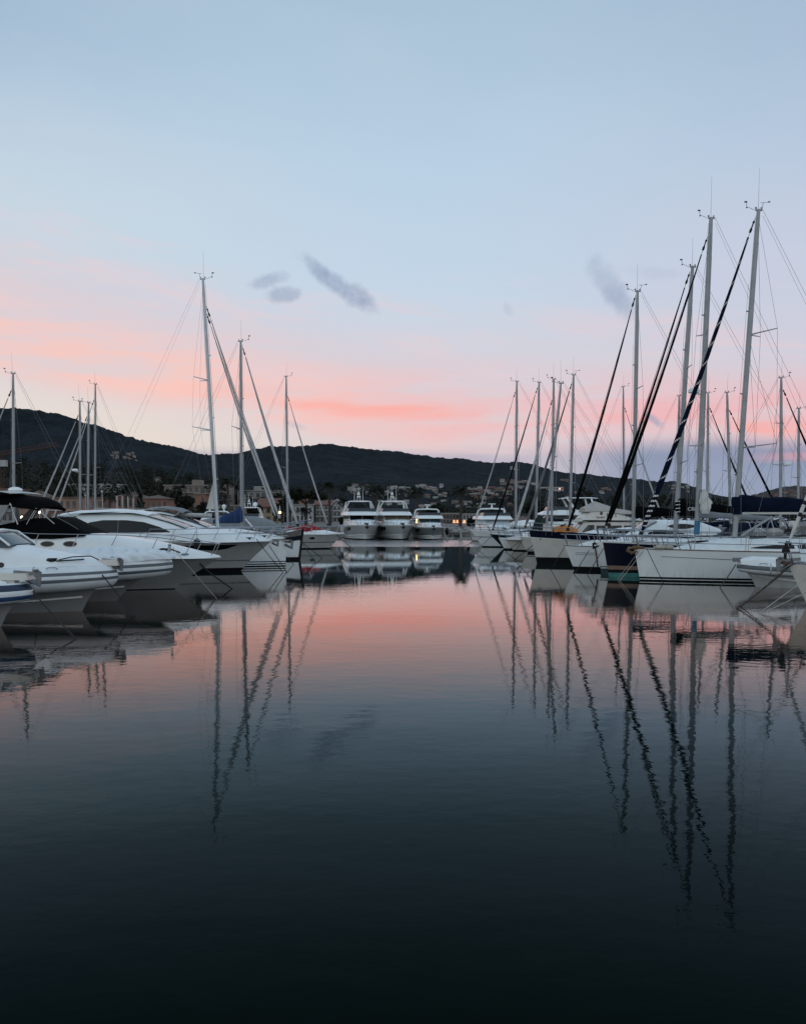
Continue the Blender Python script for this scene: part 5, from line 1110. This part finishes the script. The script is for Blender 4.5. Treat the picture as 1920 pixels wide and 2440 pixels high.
W_YEL = mat('render_yellow', (.28, .23, .155), .85, var=.12, scale=.3)
ROOF = mat('roof_tiles', (.16, .07, .05), .85, var=.3, scale=1.5, bump=.3)
ROOFB = mat('roof_tiles_brown', (.13, .085, .065), .85, var=.3, scale=1.5, bump=.3)
ROOFF = mat('flat_roof', (.25, .23, .21), .9, var=.15)
WINM = mat('window_glass', (.02, .023, .026), .12, var=0)
SHUT = mat('window_shutter', (.10, .075, .06), .7, var=.15)
LAMPW = mat('lamp_white', (1, .90, .70), .5, var=0, emit=9.0)
LAMPO = mat('lamp_warm', (1, .62, .25), .5, var=0, emit=3.6)
LITW = mat('lit_window', (1, .45, .22), .5, var=0, emit=1.3)

mb = MB(); mb.box((0, 284, .15), (1400, 300, 2.2)); tag(mb.build('quay', PAVE, smooth=False), kind='structure')
mb = MB(); mb.box((0, 133.7, .2), (1400, .55, 2.5)); tag(mb.build('quay_wall', STONE, smooth=False), 'long grey stone quay wall behind the three flybridge yachts', 'wall')

HILLS = {}
def hill(name, tab, D0, D1, ex, m, px0=-1400, px1=3300, nc=900, nr=44, rough=3.0, seed=0.0, relief=.05):
    tab = sorted(tab); vs = []; fs = []
    T = lambda px: el(interp(tab, px))
    def z_at(px, r):
        Y = lerp(D0, D1, r); X = wx(px, Y, 0); g = r ** ex
        z = EYE + Y * T(px) * g
        z += Y * T(px) * relief * (noise.noise((X * .006 + seed, Y * .004, seed)) * 1.2) * g * (1 - g) * 4
        z += rough * min(1, g * 3 + .1) * (noise.noise((X * .09, Y * .05, seed + 3)) + .8 * noise.noise((X * .23, Y * .1, seed + 7)))
        return X, Y, z
    for i in range(nc + 1):
        px = lerp(px0, px1, i / nc)
        for j in range(nr + 1): vs.append(z_at(px, j / nr))
        X, Y, z = z_at(px, 1.0); vs.append((X * 1.2, Y * 1.2, z * .55)); vs.append((X * 1.5, Y * 1.5, -4))
    M = nr + 3
    for i in range(nc):
        for j in range(M - 1): fs.append((i * M + j, (i + 1) * M + j, (i + 1) * M + j + 1, i * M + j + 1))
    mb = MB(); mb.add(vs, fs); o = mb.build(name, m, ang=80); tag(o, kind='structure'); HILLS[name] = (z_at, T, ex)
def on_hill(name, px, py):
    z_at, T, ex = HILLS[name]; f = max(0.004, min(.98, el(py) / T(px))); r = f ** (1 / ex); X, Y, z = z_at(px, r); return Vector((X, Y, z))
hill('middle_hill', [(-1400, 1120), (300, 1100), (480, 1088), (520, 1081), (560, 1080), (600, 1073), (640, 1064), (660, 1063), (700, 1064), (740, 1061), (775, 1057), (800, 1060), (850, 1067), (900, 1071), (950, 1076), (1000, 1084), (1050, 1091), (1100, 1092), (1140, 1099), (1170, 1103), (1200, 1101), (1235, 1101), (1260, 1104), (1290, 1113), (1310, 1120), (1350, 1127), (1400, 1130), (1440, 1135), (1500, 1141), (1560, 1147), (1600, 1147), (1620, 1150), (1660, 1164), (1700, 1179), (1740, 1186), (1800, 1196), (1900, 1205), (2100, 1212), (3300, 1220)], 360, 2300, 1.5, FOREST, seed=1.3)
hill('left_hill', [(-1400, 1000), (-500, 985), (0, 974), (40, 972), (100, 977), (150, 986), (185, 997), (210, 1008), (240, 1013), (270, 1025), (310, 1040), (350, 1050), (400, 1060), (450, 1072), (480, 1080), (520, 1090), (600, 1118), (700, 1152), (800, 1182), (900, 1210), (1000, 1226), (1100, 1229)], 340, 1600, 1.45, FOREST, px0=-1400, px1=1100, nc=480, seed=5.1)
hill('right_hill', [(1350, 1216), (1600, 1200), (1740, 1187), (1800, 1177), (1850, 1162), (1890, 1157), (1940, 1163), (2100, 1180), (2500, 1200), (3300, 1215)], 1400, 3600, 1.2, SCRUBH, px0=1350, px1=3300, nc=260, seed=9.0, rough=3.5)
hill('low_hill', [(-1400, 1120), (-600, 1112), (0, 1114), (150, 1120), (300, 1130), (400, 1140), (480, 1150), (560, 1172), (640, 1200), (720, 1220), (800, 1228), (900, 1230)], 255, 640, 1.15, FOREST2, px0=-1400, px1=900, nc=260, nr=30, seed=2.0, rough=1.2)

def leafquads(mb, c, rad, n, size, rnd, mi=(0, 1, 2), hollow=.45):
    for _ in range(n):
        while True:
            d = Vector((rnd.uniform(-1, 1), rnd.uniform(-1, 1), rnd.uniform(-1, 1)))
            if hollow < d.length < 1: break
        p = Vector(c) + Vector((d.x * rad[0], d.y * rad[1], d.z * rad[2])); s = size * rnd.uniform(.6, 1.3)
        u = Vector((rnd.gauss(0, 1), rnd.gauss(0, 1), rnd.gauss(0, .6))).normalized(); v = u.cross(Vector((rnd.gauss(0, 1), rnd.gauss(0, 1), rnd.gauss(0, 1)))).normalized()
        mb.add([p - u * s - v * s * .5, p + u * s * .2 - v * s * .6, p + u * s, p + u * s * .1 + v * s * .6], [(0, 1, 2, 3)], rnd.choice(mi))
# --- the wood on the near slope reads as one mass
rnd = random.Random(4); mb = MB()
for k in range(460):
    px = rnd.uniform(-420, 700); sky = (HY - interp([(-420, 1116), (0, 1114), (150, 1120), (300, 1130), (480, 1150), (560, 1172), (640, 1200), (700, 1216)], px)); py = HY - sky * rnd.uniform(.12, 1.0)
    q = on_hill('low_hill', px, py); r = rnd.uniform(2.8, 5.2); h = rnd.uniform(.75, 1.25)
    for j in range(3):
        leafquads(mb, q + Vector((rnd.uniform(-1, 1) * r * .6, rnd.uniform(-1, 1) * r * .6, r * (.8 + .45 * j) * h)), (r * .75, r * .75, r * .6), 42, .62, rnd, hollow=.3)
tag(mb.build('woodland', LEAFS, smooth=False), kind='stuff')
rnd = random.Random(8); mb = MB()
for k in range(520):
    px = rnd.uniform(620, 1720); py = HY - rnd.uniform(.02, .46) * (HY - interp([(540, 1081), (775, 1060), (1000, 1084), (1260, 1104), (1440, 1135), (1600, 1147), (1720, 1182)], px)); q = on_hill('middle_hill', px, py); s = q.y / 900
    leafquads(mb, q + Vector((0, 0, 2.2 * s)), (6 * s, 5 * s, 2.6 * s), 40, .9 * s, rnd, hollow=.2)
tag(mb.build('hillside_scrub', LEAFS, smooth=False), kind='stuff')
rnd = random.Random(9); mb = MB()
for k in range(260):
    px = rnd.uniform(-300, 2300); D = rnd.uniform(262, 345); x = (px - CX) / F * D
    leafquads(mb, (x, D, 3.2), (3.5, 2.5, 2.6), 34, .55, rnd, hollow=.2)
tag(mb.build('shore_shrubbery', LEAFS, smooth=False), kind='stuff')

# --- buildings
WIN = None
def bpart(b, mb, name, m): return mb.build(name, m, b, smooth=False)
def building(label, px0, px1, ytop, D, wall, storeys, bays, roof='flat', roofm=None, depth=11, z0=1.25, band=None, rail=None, skip=(), lit=(), ybase=None, ww=.5, wh=.5, gabh=1.8, cat='building', name='apartment_building', group=None, columns=0, tower=None):
    a, c = wp(px0, ytop, D), wp(px1, ytop, D); w = c.x - a.x; H = a.z
    if ybase is not None: z0 = wp(px0, ybase, D).z
    b = empty(name, ((a.x + c.x) / 2, D, z0)); tag(b, label, cat, group); H -= z0
    eav = H - (gabh if roof in ('hip', 'gable', 'gablefront') else .35)
    bpart(b, MB().box((0, depth / 2, (eav - 3) / 2), (w, depth, eav + 3)), 'wall', wall)
    if roof == 'flat': bpart(b, MB().box((0, depth / 2, eav + .17), (w + .9, depth + .9, .34)), 'roof', roofm or ROOFF)
    elif roof == 'hip': bpart(b, MB().loft([[(-w / 2 - .7, -.7, eav), (w / 2 + .7, -.7, eav), (w / 2 + .7, depth + .7, eav), (-w / 2 - .7, depth + .7, eav)], [(-w / 2 + depth * .35, depth * .42, H), (w / 2 - depth * .35, depth * .42, H), (w / 2 - depth * .35, depth * .58, H), (-w / 2 + depth * .35, depth * .58, H)]]), 'roof', roofm or ROOF)
    elif roof == 'gable': bpart(b, MB().loft([[(x, -.7, eav - .1), (x, depth / 2, H), (x, depth + .7, eav - .1), (x, depth + .7, eav - .35), (x, depth / 2, H - .3), (x, -.7, eav - .35)] for x in (-w / 2 - .6, w / 2 + .6)]), 'roof', roofm or ROOF)
    elif roof == 'gablefront':
        bpart(b, MB().loft([[(-w / 2 - .6, y, eav - .1), (0, y, H), (w / 2 + .6, y, eav - .1), (w / 2 + .6, y, eav - .35), (0, y, H - .3), (-w / 2 - .6, y, eav - .35)] for y in (-.7, depth + .5)]), 'roof', roofm or ROOF)
        bpart(b, MB().prism([(-w / 2, .01, eav - .3), (w / 2, .01, eav - .3), (0, .01, H - .25)], (0, .3, 0)), 'gable', wall)
    sh = eav / storeys; bw = w / bays; proto = {}
    for s in range(storeys):
        for k in range(bays):
            if (s, k) in skip: continue
            key = 'lit' if (s, k) in lit else 'dark'
            if key not in proto:
                o = bpart(b, MB().box((0, 0, 0), (bw * ww, .12, sh * wh)).box((0, -.03, -sh * wh / 2 - .06), (bw * ww + .3, .22, .1)), 'window', LITW if key == 'lit' else WINM); proto[key] = o
            else: o = proto[key].copy(); C.objects.link(o)
            o.location = (-w / 2 + bw * (k + .5), -.03, sh * (s + .52))
        if band is not None and s > 0:
            bpart(b, MB().box((0, -.55, sh * s + .42), (w * .985, 1.1, .95)), 'balcony', band)
        if rail is not None and s > 0:
            bpart(b, MB().box((0, -.6, sh * s), (w * .97, 1.2, .16)).box((0, -1.12, sh * s + .95), (w * .97, .06, .07)), 'balcony', rail)
    for k in range(columns):
        x = -w / 2 + w * (k + .5) / columns; bpart(b, MB().box((x, -1.25, eav / 2), (.35, .3, eav)), 'column', W_WHITE)
    if tower:
        t0, t1, ty = tower; p0, p1 = wp(t0, ty, D), wp(t1, ty, D); bpart(b, MB().box(((p0.x + p1.x) / 2 - b.location.x, depth * .4, (p0.z - z0) / 2 + eav / 2), (p1.x - p0.x, depth * .5, p0.z - z0 - eav)), 'roof_tower', wall)
    return b
building('pale apartment block with a red roof edge behind the black bimini', -70, 30, 1163, 240, W_GREY, 3, 7, 'flat', ROOF, rail=W_WHITE)
building('low house with a brown hipped roof right of the thick left mast', 44, 108, 1166, 236, W_PINK, 2, 5, 'hip', ROOFB, gabh=3.0, name='house')
building('long salmon building with white balcony rails behind the clustered left masts', 108, 246, 1184, 230, W_PINK, 2, 9, 'flat', ROOFB, rail=W_WHITE)
building('white terraced building with a flat roof above the long salmon building', 165, 280, 1153, 420, W_WHITE, 1, 9, 'flat', W_WHITE, ybase=1163)
building('salmon house with tall white columns and an orange balcony band', 276, 328, 1171, 226, W_ORNG, 2, 4, 'hip', ROOFB, band=W_ORNG, columns=4, gabh=1.3)
building('orange terraced house with a wide low roof right of the columned house', 333, 399, 1178, 222, W_ORNG, 2, 5, 'hip', ROOFB, band=W_ORNG, gabh=1.1)
building('tan modern apartment block with a square stair tower behind the hoisted sail', 392, 545, 1155, 320, W_TAN, 5, 11, 'flat', ROOFF, rail=W_GREY, ww=.62, tower=(455, 476, 1143))
building('brick red block in front of the tan apartment block', 466, 489, 1175, 300, W_ORNG, 3, 2, 'flat', ROOFF, skip=((2, 0), (1, 1)))
building('tan flats with open loggias behind the tall white mast', 520, 572, 1203, 262, W_TAN, 3, 4, 'flat', ROOFF, rail=W_GREY, ww=.7)
building('pale grey stepped apartment block behind the twin furled jibs', 566, 690, 1168, 330, W_GREY, 4, 9, 'flat', ROOFF, rail=W_GREY, ww=.6, tower=(603, 623, 1158))
building('yellow house with a red tiled roof below the pale grey block', 614, 664, 1186, 232, W_YEL, 2, 3, 'gable', ROOF, gabh=2.2, name='house', cat='house')
building('small brown tower house above the umbrella pine', 712, 729, 1175, 320, W_ORNG, 3, 1, 'flat', ROOFF, skip=((0, 0), (1, 0)), name='tower_house', cat='house')
building('low white building behind the small round palms', 694, 745, 1201, 236, W_WHITE, 2, 5, 'flat', ROOFF)
building('white three storey apartment house with a red roof left of the flybridge yachts', 752, 792, 1190, 240, W_WHITE, 3, 4, 'gable', ROOF, gabh=1.3, rail=W_WHITE, ww=.62)
building('white gabled end block nearest the leftmost flybridge yacht', 793, 812, 1189, 238, W_WHITE, 3, 2, 'gablefront', W_WHITE, gabh=1.6, rail=W_WHITE, ww=.66)
building('brick red square block right of the smaller dark hulled yacht', 1018, 1031, 1211, 215, W_ORNG, 2, 1, 'flat', ROOFF, name='house', cat='house')
building('low beige shop row with lit windows at the head of the fairway', 1040, 1093, 1222, 205, W_TAN, 2, 7, 'flat', ROOFF, lit=((0, 5), (0, 6)), name='shop_row', cat='shop')
building('low white shop row with an orange lit window beside the quay palm', 1094, 1150, 1223, 203, W_WHITE, 2, 7, 'flat', ROOFF, lit=((0, 0), (0, 1)), name='shop_row', cat='shop')
building('long beige building behind the far right masts', 1218, 1280, 1230, 190, W_TAN, 1, 8, 'hip', ROOFB, gabh=.9)
def hill_building(label, hl, px0, px1, ytop, ybase, wall, storeys, bays, roof='flat', **kw):
    q = on_hill(hl, (px0 + px1) / 2, ybase); return building(label, px0, px1, ytop, q.y, wall, storeys, bays, roof, ybase=ybase, depth=9, **kw)
hill_building('white house with a slanting roof alone among the dark trees', 'low_hill', 366, 380, 1135, 1152, W_WHITE, 2, 2, 'gablefront', name='house', cat='house', gabh=2.0, roofm=ROOFB)
hill_building('long white villa with a lit terrace high on the hillside behind the pale masts', 'middle_hill', 1288, 1342, 1160, 1169, W_WHITE, 1, 9, 'flat', name='villa', cat='house', lit=((0, 7),))
hill_building('white house alone just under the ridge left of the pale masts', 'middle_hill', 1216, 1227, 1111, 1118, W_WHITE, 1, 3, 'flat', name='house', cat='house')
hill_building('tan ruin like house on the hillside right of the pale masts', 'middle_hill', 1335, 1354, 1141, 1148, W_TAN, 1, 4, 'flat', name='house', cat='house')
hill_building('pink house on the lower hillside behind the black furled jib', 'middle_hill', 1208, 1222, 1197, 1207, W_PINK, 1, 3, 'hip', name='house', cat='house', gabh=2)

# --- houses scattered over the slopes
HP = {}
def house_proto(wall, roof, k):
    key = (wall.name, roof.name, k)
    if key not in HP:
        w, d, h = ((11, 8, 5), (16, 9, 5.5), (8, 8, 7.5))[k]; mb = MB()
        mb.box((0, 0, (h - 6) / 2), (w, d, h + 6), 0)
        if k == 1: mb.box((w * .25, -d * .3, h + 1.2), (w * .45, d * .8, 3.4), 0).box((w * .25, -d * .3, h + 3.0), (w * .5, d * .9, .4), 1)
        mb.loft([[(x, -d / 2 - .5, h - .1), (x, 0, h + 2.0), (x, d / 2 + .5, h - .1), (x, d / 2 + .5, h - .4), (x, -d / 2 - .5, h - .4)] for x in (-w / 2 - .5, w / 2 + .5)], 1)
        for j in range(4 if k == 1 else 3):
            for s in range(1 if k < 2 else 2): mb.box((-w / 2 + w * (j + .5) / (4 if k == 1 else 3), -d / 2 - .04, 2.2 + 2.8 * s), (1.5, .12, 1.6), 2)
        me = mb.build('hillside_house', [wall, roof, WINM], smooth=False); HP[key] = me.data; bpy.data.objects.remove(me)
    return HP[key]
def cluster(hl, x0, x1, y0, y1, n, label, group, seed, walls=(W_WHITE, W_WHITE, W_TAN), k=1.0):
    rnd = random.Random(seed); done = []
    tries = 0
    while len(done) < n and tries < 900:
        tries += 1; px, py = rnd.uniform(x0, x1), rnd.uniform(y0, y1)
        if any(abs(px - a) < 11 * k and abs(py - c) < 4 for a, c in done): continue
        done.append((px, py)); q = on_hill(hl, px, py); o = bpy.data.objects.new('hillside_house', house_proto(rnd.choice(walls), rnd.choice((ROOF, ROOFB, ROOFF)), rnd.choice((0, 0, 1, 2)))); C.objects.link(o)
        o.location = q - Vector((0, 0, .5)); s = q.y / 1150 * k * rnd.uniform(.75, 1.15); o.scale = (s, s, s * .8); o.rotation_euler = (0, 0, rnd.uniform(-.5, .5)); tag(o, label, 'house', group)
cluster('left_hill', 270, 330, 1083, 1098, 13, 'tiny pale house of the old village perched high on the left hill', 'houses of the village on the left hill', 1, (W_PINK, W_TAN, W_GREY), .42)
cluster('middle_hill', 830, 890, 1158, 1186, 9, 'small pale house on the dark slope above the leftmost flybridge yacht', 'houses above the leftmost yacht', 2, k=.75)
cluster('middle_hill', 905, 985, 1158, 1205, 15, 'small pale house on the dark slope above the middle flybridge yacht', 'houses above the middle yacht', 3, k=.75)
cluster('middle_hill', 995, 1060, 1150, 1212, 14, 'small pale house on the slope between the end yacht and the quay palm', 'houses left of the quay palm', 4, k=.8)
cluster('middle_hill', 1112, 1215, 1164, 1190, 24, 'house in the dense pale hamlet on the slope behind the far right masts', 'houses of the hamlet on the middle hill', 5, (W_WHITE, W_TAN, W_PINK), .8)
cluster('middle_hill', 1075, 1165, 1197, 1216, 10, 'low pale house at the foot of the slope above the shop rows', 'houses at the foot of the slope', 6, k=.7)
cluster('middle_hill', 1190, 1275, 1146, 1164, 8, 'pale house scattered above the hamlet behind the far right masts', 'houses above the hamlet', 7, k=.7)
cluster('middle_hill', 1345, 1450, 1160, 1200, 9, 'pale house on the slope above the beige flybridge canvas', 'houses above the trawler yacht', 8, k=.5)
cluster('middle_hill', 1566, 1640, 1158, 1176, 10, 'tiny pale house on the slope between the two tall raked masts', 'houses between the raked masts', 9, k=.4)
cluster('right_hill', 1830, 1925, 1168, 1200, 16, 'tiny pale house on the dry hill at the right edge', 'houses on the dry right hill', 10, (W_TAN, W_PINK), .42)

# --- trees one can tell apart
CROWN = {}
def tree(label, px, ytop, ybase, D, kind='round', wpx=None, group=None):
    t_, b_ = wp(px, ytop, D), wp(px, ybase, D); h = t_.z - b_.z; w = (wpx or (ybase - ytop) * .6) / F * D / 2; rnd = random.Random(int(px * 7 + ytop))
    name = {'palm': 'palm_tree', 'pine': 'umbrella_pine', 'round': 'broadleaf_tree', 'cone': 'cypress_tree'}[kind]
    b = empty(name, b_); tag(b, label, 'palm' if kind == 'palm' else 'tree', group); mb = MB()
    if kind == 'palm':
        th = h - w * .55; lx = rnd.uniform(-.25, .25)
        mb.tube([(0, 0, -1), (lx * .3, 0, th * .4), (lx, 0, th * .8), (lx, 0, th)], [.32, .24, .2, .26], 8); mb.build('trunk', BARK, b)
        mb = MB()
        for k in range(34):
            az = rnd.uniform(0, 2 * pi); el = rnd.uniform(-.5, 1.15); d = Vector((cos(az), sin(az), 0)); L_ = w * rnd.uniform(.85, 1.15); pts = []
            for i in range(7): u = i / 6; pts.append(Vector((lx, 0, th)) + d * (L_ * u * cos(el) ** .5) + Vector((0, 0, L_ * (sin(el) * u - .62 * u * u))))
            sd = d.cross(Vector((0, 0, 1)))
            for i in range(6):
                lw = L_ * .22 * sin(pi * (i + 1.2) / 7.6)
                for sg in (1, -1):
                    for q in range(3):
                        a = pts[i].lerp(pts[i + 1], q / 3); c = pts[i].lerp(pts[i + 1], (q + .62) / 3); o_ = sd * sg * lw + Vector((0, 0, -lw * .55)) + d * lw * .5
                        mb.add([a, c, c + o_ * .96, a + o_], [(0, 1, 2, 3)], rnd.choice((0, 1)))
        mb.build('crown', LEAFS, b, smooth=False)
    else:
        if kind == 'pine':
            mb.tube([(0, 0, -1), (.3, 0, h * .3), (.1, 0, h * .6)], [.4, .3, .25], 8)
            for k in range(5): az = 2 * pi * k / 5 + .4; mb.tube([(.1, 0, h * .5), (cos(az) * w * .35, sin(az) * w * .35, h * .68), (cos(az) * w * .65, sin(az) * w * .6, h * .78)], [.2, .13, .07], 6)
            blobs = [(rnd.uniform(-.75, .75) * w, rnd.uniform(-.6, .6) * w, h * rnd.uniform(.72, .9), w * .34, h * .10) for _ in range(15)]; sz, n = .45, 110
        elif kind == 'cone':
            mb.tube([(0, 0, -1), (0, 0, h * .7)], [.25, .12], 7)
            blobs = [(rnd.uniform(-.15, .15) * w, 0, h * u, w * (1.05 - u) * 1.05 + .15, h * .10) for u in (.15, .28, .4, .52, .64, .76, .86, .93)]; sz, n = .3, 90
        else:
            mb.tube([(0, 0, -1), (.15, 0, h * .35), (0, 0, h * .55)], [.3, .24, .18], 8)
            for k in range(5): az = 2 * pi * k / 5; mb.tube([(.1, 0, h * .35), (cos(az) * w * .3, sin(az) * w * .3, h * .6), (cos(az) * w * .55, sin(az) * w * .55, h * .75)], [.15, .1, .05], 6)
            blobs = [(rnd.uniform(-.6, .6) * w, rnd.uniform(-.5, .5) * w, h * rnd.uniform(.32, .88), w * rnd.uniform(.3, .5), h * rnd.uniform(.12, .2)) for _ in range(13)]; sz, n = .42, 85
        mb.build('trunk', BARK, b); mb = MB()
        for x, y, z, rw, rh in blobs: leafquads(mb, (x, y, z), (rw, rw, rh), n, sz, rnd, hollow=.25)
        mb.build('crown', LEAFS, b, smooth=False)
    return b
tree('dark palm above the columned salmon house roof', 302, 1150, 1222, 205, 'palm', 44)
tree('bushy palm standing left of the columned salmon house', 263, 1168, 1224, 212, 'palm', 40)
tree('palm rising in front of the tan apartment block', 428, 1150, 1226, 260, 'palm', 42)
tree('tall palm just left of the mast with the blue boom cover', 546, 1128, 1236, 172, 'palm', 56)
tree('tall palm on the quay behind the leftmost flybridge yacht, left of it', 786, 1142, 1250, 152, 'palm', 46)
tree('dark palm rising behind the gap between the two flybridge yachts', 897, 1148, 1252, 148, 'palm', 46)
tree('dark palm rising behind the middle flybridge yacht hardtop', 994, 1154, 1252, 150, 'palm', 44)
tree('lone tall palm with a thick trunk on the quay edge right of the yachts', 1096, 1150, 1262, 137, 'palm', 50)
tree('feathery palm right of the white gabled end block', 822, 1180, 1250, 160, 'palm', 34)
tree('small round palm left of its twin beside the low white building', 691, 1207, 1243, 176, 'palm', 34)
tree('small round palm right of its twin beside the white apartment house', 729, 1204, 1243, 174, 'palm', 36)
tree('dark conifer in front of the columned salmon house', 336, 1174, 1226, 205, 'cone', 26)
tree('big umbrella pine with a wide flat crown left of the white apartment house', 728, 1164, 1240, 205, 'pine', 104)
tree('dark bushy tree left of the brick red block', 440, 1176, 1230, 240, 'round', 60)
tree('bushy tree under the hoisted white sail', 482, 1196, 1236, 225, 'round', 50)
tree('dark tree left of the yellow house', 606, 1196, 1238, 215, 'round', 40)
tree('dark tree right of the yellow house', 672, 1188, 1240, 215, 'round', 46)
tree('dark tree right of the orange terraced house', 412, 1166, 1230, 230, 'round', 50)
tree('rounded dark shrub on the quay left of the leftmost flybridge yacht', 824, 1234, 1256, 140, 'round', 30)
tree('leafy tree behind the smaller dark hulled yacht', 1036, 1196, 1244, 210, 'round', 44)
tree('dark clipped tree on the quay left of the far white yacht', 1128, 1238, 1258, 138, 'round', 26)
tree('dark tree behind the green sprayhood on the right', 1270, 1190, 1250, 180, 'round', 70)
tree('broad dark tree behind the beige flybridge canvas', 1400, 1160, 1240, 230, 'round', 80)
tree('dark tree behind the saloon cruiser roof', 1560, 1180, 1240, 230, 'round', 90)
tree('broad dark tree low behind the hanging white sail bundle', 1690, 1180, 1240, 240, 'round', 100)
tree('dark tree low behind the navy boom cover', 1800, 1188, 1240, 240, 'round', 100)

# --- quay furniture
def lamp(label, px, py, D, m, r=.2, top=0.0, z0=1.2):
    q = wp(px, py, D); b = empty('street_lamp', (q.x, D, z0)); tag(b, label, 'street lamp', 'street lamps along the quay'); h = q.z - z0
    MB().tube([(0, 0, 0), (0, 0, max(.3, h - r))], [.07, .05], 8).build('pole', STEEL, b)
    MB().ball((0, 0, h), (r, r, r * .9), 12, 8).build('lantern', m, b)
    MB().loft([[(k * cos(2 * pi * j / 10), k * sin(2 * pi * j / 10), h + z) for j in range(10)] for z, k in ((r * .8, r * 1.25), (r * 1.15, r * .6), (r * 1.3 + top, .05))]).build('cap', W_WHITE, b)
OFF = mat('lamp_globe_unlit', (.5, .5, .5), .3, var=0)
lamp('lit white street lamp under the black bimini', 53.5, 1233, 137, LAMPW, .24)
lamp('lit warm street lamp right of the bimini, on a taller pole', 94.5, 1220, 139, LAMPW, .22)
lamp('lit warm street lamp between the furled jibs of the left yachts', 667, 1221, 137, LAMPO, .22, .8)
lamp('lit street lamp with a white spire behind the far right masts', 1201, 1227, 136, LAMPO, .22, .9)
lamp('unlit globe lamp left of the tallest clustered mast', 204, 1181, 150, OFF, .18)
lamp('unlit globe lamp right of the tallest clustered mast', 244, 1172, 150, OFF, .2)
b = HB['C3']
MB().ball((-3.6, -2.05, 2.9), .13, 8, 6).build('deck_light', LAMPO, b.root); MB().ball((-3.4, -2.1, 2.55), .13, 8, 6).build('deck_light', LAMPO, b.root)

# slewing crane on the left
q = wp(2, 1085, 330); b = empty('tower_crane', (q.x, 330, 1.2)); tag(b, 'rust orange tower crane with a long jib at the left edge', 'crane'); CR = mat('crane_orange', (.085, .034, .02), .7, var=.2)
def lattice(mb, a, c, w, n, up):
    a, c, up = Vector(a), Vector(c), Vector(up); d = (c - a).normalized(); sd = d.cross(up).normalized()
    cor = [up * w, sd * w * .6 - up * w * .3, -sd * w * .6 - up * w * .3]
    for k in cor: mb.tube([a + k, c + k], .12, 4)
    for i in range(n):
        p, q = a.lerp(c, i / n), a.lerp(c, (i + 1) / n); m_ = a.lerp(c, (i + .5) / n)
        mb.tube([p + cor[1], m_ + cor[0], q + cor[1]], .07, 4); mb.tube([p + cor[2], m_ + cor[0], q + cor[2]], .07, 4)
hz = q.z - 1.2; e = wp(140, 1061, 330)
mb = MB(); lattice(mb, (0, 0, 0), (0, 0, hz), 1.0, 14, (1, 0, 0)); mb.build('tower', CR, b)
mb = MB(); lattice(mb, (-7, 0, hz - .8), (e.x - q.x, 0, e.z - 1.2), 1.1, 22, (0, 0, 1)); mb.build('jib', CR, b)
mb = MB(); mb.box((-6, 0, hz - 2.2), (3, 2, 3)); mb.build('counterweight', W_GREY, b); mb = MB(); mb.box((1.2, 0, hz - 3), (2, 2, 2.4)); mb.build('operator_cab', W_WHITE, b)

def jetty(label, x0, x1, y0, y1, z=.62):
    b = empty('jetty', ((x0 + x1) / 2, (y0 + y1) / 2, 0)); tag(b, label, 'jetty'); w, l = x1 - x0, y1 - y0
    bpart(b, MB().box((0, 0, z - .18), (w, l, .36)), 'deck', PAVE)
    lng = max(w, l); n = max(3, int(lng / 6))
    for k in range(n):
        u = -.5 + (k + .5) / n; p = (u * w * .98, -l / 2 + .1, z / 2 - .3) if w > l else (w / 2 * (-1 if x0 > 0 else 1) * .9, u * l, z / 2 - .3); MB().tube([Vector(p) - Vector((0, 0, .5)), Vector(p) + Vector((0, 0, .75))], .16, 8).build('pile', W_WHITE, b)
jetty('long jetty behind the sterns of the left row', -25.2, -23.0, 18, 108); jetty('long jetty behind the sterns of the right row', 25.8, 28.0, 22, 112)
jetty('low end jetty on white piles right of the three flybridge yachts', 4.6, 11.5, 120.5, 122.5, .75)
rnd = random.Random(3); mb = MB()
for k in range(150):
    x = rnd.uniform(3, 26); s = rnd.uniform(.25, .75); y = rnd.uniform(130.4, 133.2); mb.ball((x, y, .1 + (y - 130.4) * .36), (s, s * .8, s * .65), 6, 4)
tag(mb.build('rip_rap', mat('boulder_stone', (.27, .27, .255), .9, var=.3, bump=.4), smooth=False), kind='stuff')
